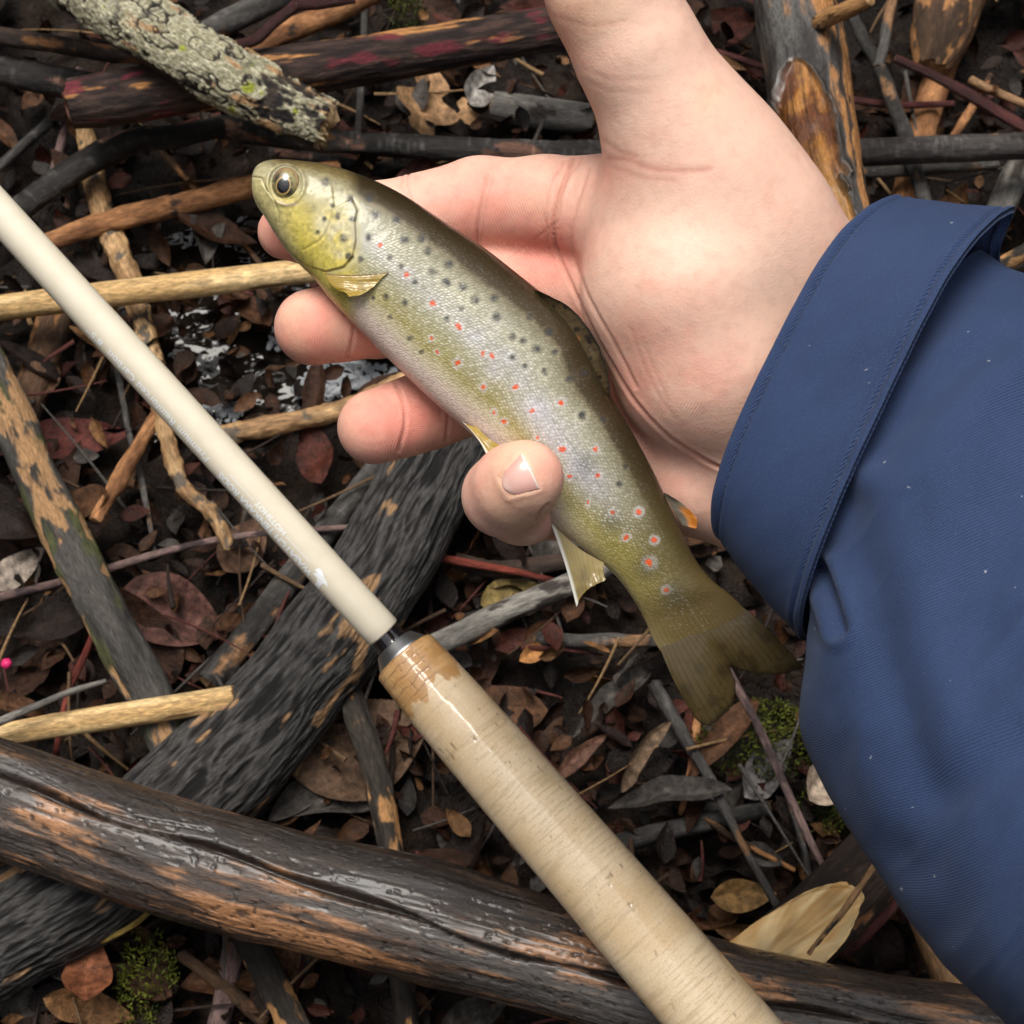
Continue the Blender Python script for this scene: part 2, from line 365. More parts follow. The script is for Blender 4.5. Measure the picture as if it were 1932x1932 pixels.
# peeled stump
def k_stump(co, S, phi, R, seed):
    a = fbm(co * np.array([.03, .2, .2]), 4, seed, .6); b_ = fbm(co * np.array([.08, .8, .8]), 3, seed + 4)
    col = mix((.03, .027, .026), (.10, .095, .09), sm(-.3, .3, a)); col = mix(col, (.40, .19, .07), sm(.05, .25, a - .5 * np.sin(phi) - .25))
    return .4 * b_ + .4 * a, col, .8 + .3 * a
def stump_mod(V, col, wt, co, PH, SS, I):
    x, y = w2px(V); fr = np.cos(PH) > -.1; q = fbm(co * .12, 3, 77); fi = fbm(co * np.array([.04, .9, .9]), 3, 79)
    ox = np.where(y < 300, 1518 + (y - 240) * .12, 1525 + (y - 300) * .42); rx = np.where(y < 330, 66, 46) * (1 + .18 * q)
    top = np.clip((y - 108) / 120, 0, 1) ** .5; e = np.abs(x - ox) / (rx * top + 1e-6); m = (1 - sm(.86, 1.0, e)) * fr * (y > 108)
    rim = np.exp(-((e - 1.0) / .10) ** 2) * fr * (y > 100) * (y < 360); c2 = mix((.12, .036, .008), (.38, .165, .040), sm(-.35, .35, fbm(co * np.array([.10, .12, .12]), 4, 83) + .25 * fi))
    c2 = mix(c2, (.50, .26, .075), sm(300, 360, y) * .7); col = mix(col, c2 * (.8 + .5 * fi[..., None]), m); col = mix(col, (.05, .03, .018), rim * .8 * sm(-.3, .2, q))
    n = V - I['C'][I['idx']][:, None]; n = n / (np.linalg.norm(n, axis=-1, keepdims=True) + 1e-9)
    V = V - n * (.0022 * m - .0012 * rim * (1 + q) + .0009 * m * q)[..., None]
    return V, col, wt + .1 * m
stump = stick('peeled_stub', 'upright wet broken stub with amber peeled wood, behind the wrist', 'branch',
      [(1478, -120, 50, 152), (1495, 0, 60, 150), (1518, 100, 68, 152), (1535, 220, 76, 152), (1560, 330, 84, 140), (1592, 425, 90, 112), (1612, 480, 92, 90)],
      k_stump, 0.4, 190, mat=M_GLOSSWOOD, mod=stump_mod)
stick('side_branch', 'short broken side branch', None, [(1548, 42, 84, 44), (1590, 22, 98, 40), (1640, -2, 108, 32)], 'mottled', .5, 60, heart=(.5, .3, .14), parent=stump)
# chopped log at the right
def chop_mod(V, col, wt, co, PH, SS, I):
    p0 = ground(1545, 1752, 66); nrm = ground(1420, 1800, 66) - p0; nrm /= np.linalg.norm(nrm)
    tc = np.array([0, 0, CAMH]) - p0; tc /= np.linalg.norm(tc); ta = I['T'][len(I['T']) // 3]; nn = tc - ta * (tc @ ta); nn = nn / np.linalg.norm(nn) - .30 * ta; nn /= np.linalg.norm(nn)
    ax = I['T'][0]; dd = ((V - p0) * nn).sum(-1); mv = dd > 0; q = fbm((V - p0) * 1000 * .4, 3, 5)
    co[mv] = ((V - p0) * 1000)[mv] * .03; V = np.where(mv[..., None], V - ax * (dd / (ax @ nn))[..., None], V); V = V + nn * (.0003 * q * mv)[..., None]
    r_ = (V - p0) * 1000; cr_ = np.cross(nn, ta); gq = np.stack([r_ @ ta * .05, r_ @ cr_ * .9, r_ @ nn * .2], -1); cc = mix((.58, .32, .10), (.82, .60, .30), sm(-.45, .45, fbm(gq, 4, 8) + .5 * fbm(r_ * .12, 2, 9))); col = mix(col, cc, mv * 1.0)
    return V, col, np.where(mv, .5, wt)
chop = stick('chopped_log', 'dark barked log with a fresh pale chopped face, beside the sleeve', 'log',
      [(1390, 1860, 66, 150), (1480, 1790, 62, 150), (1560, 1720, 58, 148), (1640, 1640, 54, 146), (1760, 1520, 48, 140), (1900, 1390, 42, 140)], 'dark', .5, 150, mod=chop_mod, mat=M_BARK)
chop.data.polygons.foreach_set('use_smooth', np.zeros(len(chop.data.polygons), bool))
stick('bare_twig', 'thin brown twig lying across the fresh chopped face', 'twig', [(1526, 1800, 84, 13), (1575, 1740, 84, 14), (1612, 1690, 82, 14), (1655, 1625, 80, 13)], 'tan', .6, 14)
stick('bark_strip', 'dark split bark strip with a red end below the chopped log', 'twig', [(1585, 1800, 50, 26), (1630, 1760, 50, 30), (1690, 1700, 52, 26), (1740, 1640, 52, 20)], 'maroon', .6, 20)

ST_ = [
 # name, label, cat, pts, kind
 ('forked_stick', 'dark twig emerging from under the lichen branch beside the bare grey stick', 'twig', [(-60, 55, 46, 34), (0, 68, 46, 34), (120, 86, 46, 33), (215, 102, 46, 34), (320, 112, 44, 30)], 'dark', 22),
 ('grey_stick', 'bare charcoal stick ending behind the frayed end of the reddish log', 'stick', [(-60, 118, 34, 62), (0, 132, 34, 60), (100, 152, 34, 56), (190, 168, 34, 54), (330, 178, 32, 48)], 'black', 30),
 ('bent_stick', 'black crooked stick running down from under the reddish log', 'stick', [(-40, 470, 26, 46), (30, 402, 28, 46), (100, 348, 30, 46), (190, 292, 32, 50), (262, 264, 34, 48), (330, 258, 34, 44), (420, 238, 32, 40)], 'black', 30),
 ('black_stick', 'long straight black stick passing behind the index finger', 'stick', [(380, 236, 30, 44), (600, 264, 30, 44), (800, 278, 30, 44), (1000, 286, 30, 46), (1180, 288, 30, 46), (1320, 290, 30, 44)], 'black', 30),
 ('grey_stick', 'slim grey stick just below the long black stick, behind the fish head', 'stick', [(520, 285, 12, 26), (700, 318, 12, 26), (860, 330, 12, 24)], 'black', 20),
 ('knobbly_twig', 'knobbly dark red twig at the upper side of the lichen branch', 'twig', [(420, 92, 72, 20), (480, 76, 72, 22), (516, 44, 72, 22), (560, 8, 72, 24), (600, -30, 72, 24)], 'maroon', 18),
 ('knobbly_twig', 'stubby dark red twig above the pale orange reed', 'twig', [(560, 10, 74, 22), (610, 6, 74, 24), (668, -4, 74, 22)], 'maroon', 18),
 ('orange_reed', 'pale orange reed stalk behind the knobbly red twig', 'reed', [(470, 96, 40, 40), (540, 60, 40, 42), (610, 32, 40, 42), (720, -20, 40, 42)], 'orange', 26),
 ('grey_stick', 'smooth blackish stick behind the lichen branch, pointing at the orange reed', 'stick', [(360, 80, 24, 46), (440, 38, 24, 48), (540, -14, 24, 50)], 'grey', 26),
 ('rough_stick', 'rough orange-brown stick crossing behind the fish jaw', 'stick', [(60, 470, 22, 36), (160, 432, 22, 40), (260, 404, 22, 42), (380, 376, 22, 44), (500, 345, 22, 44), (640, 320, 20, 40)], 'orange', 30),
 ('flaking_stick', 'flaking tan and grey stick passing beneath the cream rod', 'stick', [(160, 240, 16, 36), (178, 340, 17, 42), (205, 430, 18, 44), (250, 540, 20, 44), (272, 620, 21, 42), (292, 700, 22, 40), (306, 780, 22, 38)], 'lumpy', 32),
 ('flaking_stick', 'thin knobbly tan twig hanging below the cream rod', 'twig', [(304, 770, 24, 34), (322, 850, 24, 30), (345, 918, 24, 30), (388, 955, 24, 32), (412, 990, 24, 28), (432, 1036, 24, 18)], 'lumpy', 24),
 ('rough_stick', 'straight rough tan stub branching away below the cream rod', 'twig', [(312, 760, 22, 28), (268, 830, 23, 28), (222, 910, 24, 30), (180, 984, 24, 28)], 'orange', 26),
 ('pale_reed', 'long pale peeled cane passing under the fish chin', 'reed', [(-80, 590, 36, 50), (0, 581, 36, 50), (200, 556, 36, 50), (400, 533, 36, 48), (590, 510, 36, 46), (760, 490, 36, 44)], 'pale', 34),
 ('tan_stick', 'speckled tan stick pointing at the ring fingertip', 'stick', [(360, 836, 20, 36), (470, 812, 20, 38), (560, 794, 20, 38), (650, 772, 21, 38), (720, 738, 22, 34), (800, 700, 22, 30)], 'lumpy', 28),
 ('mottled_branch', 'thick grey branch with tan scars and green algae at the rim of the log pile', 'branch', [(-50, 640, 30, 78), (0, 735, 32, 80), (60, 880, 34, 82), (140, 1050, 34, 86), (215, 1195, 34, 88), (280, 1310, 32, 84), (330, 1430, 28, 70)], 'patchy', 70),
 ('thin_twig', 'long thin pinkish twig passing behind the thick mottled branch', 'twig', [(-60, 1140, 18, 17), (0, 1127, 18, 17), (160, 1086, 20, 17), (330, 1036, 22, 15), (480, 1008, 22, 13), (670, 994, 20, 11)], 'pinkish', 12),
 ('thin_twig', 'thin upright dark twig behind the cream rod', 'twig', [(222, 690, 14, 13), (240, 800, 14, 13), (265, 900, 15, 13), (292, 1040, 16, 11)], 'grey', 12),
 ('thin_twig', 'thin dark slanting twig between the rough stick and the pale cane', 'twig', [(168, 440, 12, 14), (185, 500, 12, 14), (196, 580, 12, 13)], 'dark', 12),
 ('brown_stick', 'dark brown peeling stick under the pale cane at the thick mottled branch', 'stick', [(116, 560, 14, 66), (90, 640, 14, 66), (60, 730, 14, 64), (30, 830, 12, 60)], 'brown', 32),
 ('slim_twig', 'slim straw twig slanting behind the rough orange stick', 'twig', [(300, 280, 10, 12), (380, 370, 10, 12), (440, 440, 10, 12), (520, 530, 9, 10)], 'brown', 10),
 ('grey_twig', 'straight grey twig slanting beside the frayed log end', 'twig', [(-20, 330, 12, 20), (60, 260, 12, 20), (140, 190, 12, 18)], 'grey', 12),
 ('grey_twig', 'upright faded twig under the frayed log end', 'twig', [(100, 330, 10, 18), (118, 260, 10, 18), (150, 130, 10, 16)], 'pinkish', 12),
 ('pale_reed', 'short pale peeled cane lying against the furrowed log', 'reed', [(-60, 1398, 40, 42), (0, 1388, 40, 44), (110, 1368, 40, 46), (250, 1346, 40, 48), (440, 1316, 40, 46)], 'pale', 34),
 ('grey_twig', 'pale flaking twig lying along the short pale cane', 'twig', [(-30, 1375, 52, 16), (60, 1335, 52, 14), (130, 1306, 50, 12), (200, 1285, 48, 9)], 'silver', 12),
 ('red_twig', 'bright red stalk beside the thick mottled branch', 'twig', [(186, 1170, 20, 13), (160, 1235, 22, 14), (128, 1310, 24, 13), (104, 1425, 24, 11)], 'red', 12),
 ('blurred_stick', 'smooth grey-brown stick parallel to the furrowed log, on its shaded side', 'stick', [(395, 1290, 14, 52), (520, 1130, 14, 52), (620, 1000, 14, 50), (720, 872, 14, 46), (800, 770, 14, 42)], 'grey', 28),
 ('lichen_stick', 'pale weathered stick lying between the anal fin and the rod', 'stick', [(760, 1244, 22, 46), (860, 1200, 22, 46), (960, 1150, 22, 46), (1070, 1105, 22, 44), (1180, 1050, 20, 40)], 'silver', 30),
 ('mottled_stick', 'orange and black mottled stick beside the head of the cork handle', 'stick', [(650, 1270, 22, 44), (672, 1350, 24, 48), (700, 1430, 25, 50), (724, 1520, 26, 50), (742, 1620, 26, 46), (752, 1760, 22, 46), (760, 1860, 20, 48), (775, 1990, 18, 46)], 'mottled', 36),
 ('mottled_stick', 'orange and black mottled stick below the split log', 'stick', [(455, 1740, 16, 56), (500, 1830, 17, 60), (545, 1920, 18, 60), (590, 2010, 18, 58)], 'mottled', 40),
 ('grey_twig', 'straight grey twig running from the tail fin to the split log', 'twig', [(1235, 1290, 16, 30), (1290, 1390, 18, 26), (1340, 1470, 20, 20), (1400, 1590, 22, 18), (1478, 1730, 24, 16)], 'grey', 14),
 ('pink_twig', 'smooth pinkish twig leaning past the moss', 'twig', [(1372, 1262, 20, 17), (1430, 1370, 22, 17), (1480, 1480, 24, 17), (1525, 1580, 26, 16), (1562, 1652, 28, 12)], 'pinkish', 14),
 ('grey_twig', 'short slim grey twig leaning against the pinkish twig', 'twig', [(1470, 1450, 12, 12), (1510, 1580, 14, 14), (1538, 1690, 16, 14)], 'grey', 12),
 ('orange_twig', 'slender orange stalk standing under the tail fin', 'twig', [(1318, 1345, 14, 14), (1304, 1440, 14, 13), (1284, 1536, 14, 13)], 'orange', 12),
 ('grey_stick', 'faded grey stick half buried behind the cork handle', 'stick', [(1110, 1610, 10, 38), (1230, 1574, 11, 38), (1330, 1552, 12, 36), (1450, 1525, 12, 32)], 'grey', 22),
 ('slim_twig', 'thin straw twig crossing the straight grey twig', 'twig', [(1330, 1545, 14, 14), (1400, 1590, 15, 14), (1500, 1642, 15, 12)], 'brown', 10),
 ('tan_stick', 'tan stick standing between the sleeve and the chopped log', 'stick', [(1690, 1600, 26, 50), (1728, 1700, 26, 54), (1768, 1800, 26, 58), (1800, 1880, 24, 56)], 'tan', 34),
 ('forked_twig', 'grey forked twig behind the cuff, longer prong', 'twig', [(1598, 10, 30, 22), (1628, 75, 30, 24), (1660, 130, 30, 26), (1700, 235, 31, 30), (1730, 330, 30, 30), (1752, 410, 30, 28)], 'grey', 16),
 ('forked_twig', 'grey straight twig meeting the forked twig', 'twig', [(1690, -40, 32, 22), (1672, 60, 32, 22), (1656, 128, 31, 20)], 'grey', 16),
 ('peeled_stick', 'orange peeled stick with loose brown bark above the cuff', 'stick', [(1850, -60, 14, 60), (1800, 60, 14, 62), (1765, 160, 14, 58), (1738, 250, 13, 54), (1700, 400, 12, 50)], 'orange', 30),
 ('broad_stick', 'broad dark brown stick with torn bark at the rim of the pile', 'stick', [(1800, -60, 26, 130), (1785, 20, 26, 128), (1770, 80, 24, 110), (1756, 130, 22, 70)], 'brown', 44),
 ('maroon_twig', 'glossy maroon twig slanting above the horizontal dark stick', 'twig', [(1690, 110, 38, 16), (1760, 142, 38, 18), (1830, 180, 38, 22), (1940, 245, 38, 22), (2010, 290, 38, 20)], 'maroon', 16),
 ('maroon_twig', 'thin maroon twig between the peeled stub and the peeled orange stick', 'twig', [(1590, 186, 22, 14), (1690, 198, 22, 14), (1800, 196, 22, 12)], 'maroon', 12),
 ('maroon_twig', 'thin maroon twig between the thumb and the peeled stub', 'twig', [(1340, 95, 20, 12), (1400, 112, 20, 12), (1460, 134, 20, 12)], 'maroon', 12),
 ('black_stick', 'horizontal dark stick with an orange scar above the cuff tab', 'stick', [(1480, 292, 44, 48), (1620, 288, 44, 50), (1760, 282, 44, 50), (1932, 276, 44, 50), (2020, 272, 44, 50)], K((.018, .015, .014), (.07, .062, .058), (.5, .24, .08), .44, .25, .03, .16, .6, .5), 34),
 ('grey_stick', 'thin grey stick just under the horizontal dark stick', 'stick', [(1560, 322, 24, 28), (1700, 320, 24, 28), (1880, 310, 24, 26)], 'grey', 20),
 ('silver_stick', 'pale weathered stick rising at the tip of the cuff tab', 'stick', [(1850, 470, 20, 56), (1885, 400, 20, 54), (1925, 310, 20, 52), (1960, 230, 20, 50)], 'silver', 26),
 ('tan_stick', 'weathered tan stick pointing at the cuff tab from behind the sleeve', 'stick', [(1820, 548, 30, 34), (1890, 500, 30, 36), (1960, 462, 30, 36)], 'mottled', 24),
 ('grey_stick', 'dark stick just below the weathered tan stick at the sleeve top', 'stick', [(1840, 520, 14, 40), (1932, 498, 14, 42), (2010, 480, 14, 42)], 'dark', 24),
 ('slim_twig', 'straw coloured twig end beside the glossy maroon twig', 'twig', [(1830, 150, 18, 18), (1880, 175, 18, 18), (1950, 205, 18, 16)], 'tan', 12),
 ('slim_twig', 'slim orange-brown twig crossing under the glossy maroon twig', 'twig', [(1870, 140, 14, 16), (1830, 210, 14, 18), (1790, 270, 14, 18)], 'orange', 12),
 ('grey_stick', 'pale buried stick between the thumb and the reddish log', 'stick', [(930, 200, 8, 60), (1010, 212, 8, 60), (1120, 224, 8, 56)], 'silver', 26),
 ('thin_twig', 'upright slim dark twig below the reddish log', 'twig', [(690, -20, 20, 14), (684, 120, 18, 14), (676, 260, 16, 14)], 'grey', 12),
 ('dark_stick', 'crooked dark stick in the gap under the pinky', 'stick', [(860, 1060, 14, 34), (950, 1075, 14, 38), (1080, 1060, 14, 36), (1200, 1075, 14, 30)], 'dark', 22),
 ('dark_stick', 'dark slanting stick behind the tail fin', 'stick', [(1010, 1205, 12, 26), (1120, 1210, 12, 28), (1260, 1205, 12, 28), (1400, 1170, 12, 26)], 'grey', 22),
 ('maroon_twig', 'dull red twig under the belly of the fish, by the furrowed log', 'twig', [(820, 1050, 20, 16), (880, 1062, 20, 16), (980, 1080, 18, 14), (1060, 1100, 16, 12)], 'red', 12),
 ('brown_stick', 'brown stick in the litter below the furrowed log', 'stick', [(340, 1800, 12, 26), (420, 1860, 12, 28), (500, 1930, 12, 28)], 'brown', 20),
 ('brown_stick', 'forked brown stick below the split log, by the red-brown leaf', 'stick', [(440, 1780, 10, 40), (430, 1860, 10, 42), (405, 1960, 10, 40)], 'pinkish', 24),
 ('yellow_twig', 'thin yellow stalk arching out from under the split log', 'twig', [(290, 1715, 30, 12), (240, 1752, 30, 12), (190, 1776, 28, 10)], K((.25, .17, .04), (.4, .28, .07)), 10),
]
for nm, lab, cat, pts, kd, nph in ST_:
    stick(nm, lab, cat, pts, kd, 0.55 if nph > 30 else 0.8, max(nph, 14) if nph <= 30 else nph * 2, mat=M_DRY if kd in ('pale', 'tan', 'lumpy') else M_BARK if kd in ('black', 'grey', 'dark', 'brown', 'orange', 'mottled', 'patchy', 'silver') else M_WOOD)

# ------------------------------------------------------------------ leaves, litter, moss, foam
def leaf_geo(L, W, curl, fold, seed, lobes=0, nu=16, nv=7):
    u = np.linspace(0, 1, nu)[:, None]; v = np.linspace(-1, 1, nv)[None]
    prof = np.sin(np.pi * u ** .85) ** .8 * (1 - .25 * u); 
    if lobes: prof = prof * (.72 + .28 * np.cos(u * 2 * np.pi * lobes)) * np.where(np.abs(v) > .5, 1, 1.0) + .03
    x = (u - .5) * L + 0 * v; y = v * prof * W / 2
    P = np.stack([x, y, 0 * x], -1)
    z = curl * L * ((u - .5) ** 2 * 1.6 + 0 * v) + fold * W * np.abs(v) ** 1.5 * prof * .5
    z = z + .10 * L * fbm(np.stack([x / L * 3.2, y / L * 3.2, 0 * x + seed], -1), 3, seed)
    rib = np.exp(-(v * prof * W / .9) ** 2) + .5 * np.exp(-(((np.abs(v) * .5 + u * 6) % 1 - .5) / .12) ** 2) * (np.abs(v) > .1)
    P[..., 2] = z - .2 * rib
    return P.reshape(-1, 3), rib.reshape(-1), gridF(nu, nv)
def leaf_material():
    b = NB('dead_leaf'); c = b.attr('Col'); co = b.attr('co').outputs['Vector']
    n1 = b.noise(co, .35, 5, .65); n2 = b.noise(co, 1.6, 3, .6)
    b.l(b.mixc(1.0, c.outputs['Color'], b.ramp(n1, [(.3, .3), (.5, .9), (.7, 1.6)]), 'MULTIPLY'), b.p.inputs['Base Color'])
    b.l(b.ramp(n2, [(.35, .16), (.65, .6)]), b.p.inputs['Roughness']); b.bump(b.math('ADD', n1, n2), .7, .0008); b.set(Specular_IOR_Level=.22)
    return b.m
M_LEAF = leaf_material()
TONES = [((.013, .007, .005), 'nearly black'), ((.036, .016, .009), 'dark brown'), ((.075, .034, .016), 'mid brown'), ((.050, .014, .009), 'dark red-brown'), ((.060, .052, .046), 'grey'), ((.17, .085, .036), 'light brown')]
def leaf_mesh(seed, tone, L=32, W=17, curl=.1, fold=.2, lobes=0):
    P, rib, F = leaf_geo(L, W, curl, fold, seed, lobes, 28 if lobes else 16, 9 if lobes else 7)
    n = fbm(P * .12, 3, seed + 3); col = np.asarray(tone) * (1 + .5 * n[:, None] + .45 * rib[:, None])
    return mesh('fallen_leaf', P * .001, F, M_LEAF, dict(Col=col, co=P + seed * 11.))
def place_leaf(me, px, py, z, rot, label, group=None, scale=1.0, name='fallen_leaf'):
    o = bpy.data.objects.new(name, me); SC.collection.objects.link(o); o.location = ground(px, py, z); o.rotation_euler = rot; o.scale = (scale,) * 3
    tag(o, label, 'leaf', group); return o
for lab, px, py, z, L, W, tone, rot, lob in [
    ('tan lobed oak leaf below the reddish log', 800, 195, 14, 40, 30, (.33, .19, .095), (.5, .1, 1.4), 2.5),
    ('grey-white crumpled leaf beside the tan oak leaf', 905, 165, 14, 26, 14, (.26, .24, .22), (.5, .2, 1.2), 0),
    ('small tan lobed leaf tip under the grey-white leaf', 880, 215, 8, 16, 12, (.34, .2, .1), (.2, .1, 1.8), 2.5),
    ('curled russet leaf below the split log', 165, 1838, 26, 30, 17, (.17, .062, .030), (.3, .7, 1.75), 0),
    ('ochre-brown curled leaf between the cork handle and the chopped log', 1400, 1690, 14, 22, 12, (.26, .15, .055), (.2, .2, .1), 0),
    ('long pinkish leaf lying along the cork handle', 1092, 1425, 14, 26, 7, (.15, .075, .05), (.5, .2, .75), 0),
    ('curled pinkish-grey leaf on edge near the tail fin', 1205, 1420, 20, 34, 10, (.21, .14, .09), (.9, .2, .95), 0),
    ('broad flat brown leaf between the furrowed log and the cork handle', 690, 1410, 8, 52, 40, (.11, .065, .04), (.05, .05, .5), 0),
    ('olive-tan leaf scrap under the pale weathered stick', 960, 1125, 10, 22, 14, (.18, .13, .045), (.2, .1, .4), 0),
    ('pale bleached leaf by the thick mottled branch', 30, 1075, 12, 26, 12, (.33, .27, .22), (.4, .3, .9), 0),
    ('broad brown leaf under the thin pinkish twig', 330, 1160, 8, 40, 28, (.10, .045, .035), (.15, .1, -.4), 0),
    ('dark red wet leaf behind the cream rod', 140, 830, 8, 40, 18, (.075, .018, .014), (.2, .2, .2), 0),
    ('small orange-brown leaf near the head of the cork handle', 1010, 1230, 12, 14, 7, (.33, .15, .05), (.3, .2, .6), 0),
    ('brown rounded leaf behind the cream rod, under the pinkish twig', 460, 1030, 8, 26, 18, (.12, .065, .04), (.2, .1, 1.1), 0),
    ('grey crumpled leaf near the moss', 1440, 1450, 12, 28, 16, (.17, .155, .15), (.5, .2, .9), 0),
    ('whitish peeled bark scrap at the sleeve, by the moss', 1560, 1470, 16, 26, 16, (.42, .33, .25), (.3, .3, .8), 0)]:
    place_leaf(leaf_mesh(hash_name(lab) % 500, tone, L, W, .25, .3, lob), px, py, z, rot, lab)
LM = [[leaf_mesh(20 + 7 * t + k, TONES[t][0], 34 + 5 * k, (15, 21, 12)[k], (.12, .3, -.15)[k], (.15, .4, .6)[k]) for k in range(3)] for t in range(6)]
SHAPE = ['oval dead leaf', 'broad dead leaf', 'narrow dead leaf']
MARKS = [((60, 150), 'beside the lichen branch'), ((800, 200), 'below the reddish log'), ((1300, 80), 'behind the thumb'), ((1750, 150), 'around the peeled orange stick'), ((120, 650), 'around the pale cane'), ((480, 620), 'at the edge of the dark water'), ((60, 1120), 'beside the thick mottled branch'), ((420, 1060), 'under the cream rod'),
         ((1000, 1150), 'under the anal fin'), ((640, 1420), 'between the furrowed log and the cork handle'), ((1150, 1420), 'beside the cork handle'), ((1430, 1420), 'around the moss'), ((1420, 1680), 'by the chopped log'), ((250, 1860), 'below the furrowed log'), ((720, 1900), 'below the split log'), ((1800, 450), 'behind the cuff')]
def near(px, py): return min(MARKS, key=lambda m: (m[0][0] - px) ** 2 + (m[0][1] - py) ** 2)[1]
for i in range(264):
    t = random.choices(range(6), (24, 28, 18, 12, 10, 8))[0]; k = random.randrange(3)
    px = random.uniform(-180, 2110); py = random.uniform(-220, 2120)
    place_leaf(LM[t][k], px, py, random.uniform(2, 22), (random.gauss(0, .38), random.gauss(0, .38), random.uniform(0, 6.28)),
               TONES[t][1] + ' ' + SHAPE[k] + ' in the litter ' + near(px, py), TONES[t][1] + ' leaves ' + near(px, py), random.uniform(.55, 1.05))
def build_litter():
    Vs, Fs, Cs = [], [], []; off = 0
    base = []
    for k in range(8):
        P, rib, F = leaf_geo(14, 8, .2, .4, 300 + k, 0, 6, 4); base.append((P, F))
    for i in range(5200):
        P, F = base[i % 8]; s = random.uniform(.3, 1.1)
        R = Matrix.Rotation(random.uniform(0, 6.28), 3, 'Z') @ Matrix.Rotation(random.gauss(0, .6), 3, 'X') @ Matrix.Rotation(random.gauss(0, .6), 3, 'Y')
        o = ground(random.uniform(-350, 2280), random.uniform(-420, 2300), random.uniform(0, 14) if i % 3 else random.uniform(0, 20))
        Vs.append((P * s * .001) @ np.array(R).T + o); Fs.append(F + off); off += len(P)
        c = np.array(random.choices([t[0] for t in TONES], (30, 28, 16, 10, 8, 6))[0]) * random.uniform(.5, 1.3); Cs.append(np.tile(c, (len(P), 1)))
    V = np.concatenate(Vs); C = np.concatenate(Cs)
    obj('leaf_litter', V, np.concatenate(Fs), M_LEAF, attrs=dict(Col=C, co=V * 1000), label='small wet leaf fragments covering the ground', cat='litter', kind='stuff')
    Vs, Fs, Cs = [], [], []; off = 0
    for i in range(420):
        L = random.uniform(12, 55); r = random.uniform(.35, 1.1); n = 7; a = random.uniform(0, 6.28); q = np.linspace(-.5, .5, n)
        o = ground(random.uniform(-250, 2180), random.uniform(-320, 2200), random.uniform(6, 22)); dz = random.gauss(0, .25); bend = random.uniform(-.2, .2)
        X = np.stack([q * L, bend * L * q * q, dz * L * q], -1); ca, sa = math.cos(a), math.sin(a)
        X = np.stack([X[:, 0] * ca - X[:, 1] * sa, X[:, 0] * sa + X[:, 1] * ca, X[:, 2]], -1)
        th = np.linspace(0, 2 * np.pi, 6, endpoint=False); nrm = np.array([-sa, ca, 0])
        ring = X[:, None] + r * (1 - .6 * (q + .5))[:, None, None] * (np.cos(th)[:, None] * nrm + np.sin(th)[:, None] * np.array([0, 0, 1.]))
        Vs.append(ring.reshape(-1, 3) * .001 + o); Fs.append(gridF(n, 6, True) + off); off += n * 6
        c = np.array(random.choice([(.03, .02, .016), (.07, .04, .024), (.14, .085, .045), (.09, .08, .072), (.10, .03, .025), (.26, .16, .075)])); Cs.append(np.tile(c, (n * 6, 1)))
    V = np.concatenate(Vs); obj('twig_litter', V, np.concatenate(Fs), M_WOOD, attrs=dict(Col=np.concatenate(Cs), co=V * 1000, wet=np.full(len(V), .5)), label='thin broken twig bits strewn through the litter', cat='litter', kind='stuff')
build_litter()
def moss(label, px, py, z, rx, ry, n, seed):
    r = np.random.default_rng(seed); c = ground(px, py, z); a = r.uniform(0, 6.28, n); q = np.sqrt(r.uniform(0, 1, n))
    lump = fbm(np.stack([np.cos(a) * q * 2, np.sin(a) * q * 2, 0 * a], -1), 2, seed)
    B = np.stack([c[0] + np.cos(a) * q * rx * .001 * (1 + .3 * lump), c[1] + np.sin(a) * q * ry * .001, c[2] + (4 * (1 - q * q) + 3 * lump - 2) * .001], -1)
    d = r.normal(0, .55, (n, 3)); d[:, 2] = np.abs(d[:, 2]) + .7; d /= np.linalg.norm(d, axis=1)[:, None]; s = np.cross(d, r.normal(0, 1, (n, 3))); s /= np.linalg.norm(s, axis=1)[:, None]
    L = r.uniform(1.2, 3.2, n)[:, None] * .001; wd = .00035
    V = np.stack([B, B + d * L * .5 + s * wd, B + d * L, B + d * L * .5 - s * wd], 1).reshape(-1, 3)
    F = np.arange(4 * n).reshape(-1, 4); g = mix((.03, .042, .006), (.13, .15, .016), sm(-.5, .6, np.repeat(lump + .4 * r.normal(0, .5, n), 4)))
    b = bpy.data.materials.get('moss')
    if b is None:
        x = NB('moss'); x.l(x.attr('Col').outputs['Color'], x.p.inputs['Base Color']); x.set(Roughness=.6); b = x.m
    obj('moss_clump', V, F, b, attrs=dict(Col=g), smooth=False, label=label, cat='moss')
moss('yellow-green moss cushion below the tail fin', 1440, 1392, 14, 24, 14, 2600, 3)
moss('small moss patch against the sleeve hem', 1570, 1520, 12, 12, 8, 900, 4)
moss('dark green moss tuft in the litter below the split log', 275, 1850, 16, 9, 16, 900, 5)
moss('thin moss tuft on the upper side of the reddish log', 770, 30, 14, 8, 12, 500, 6)
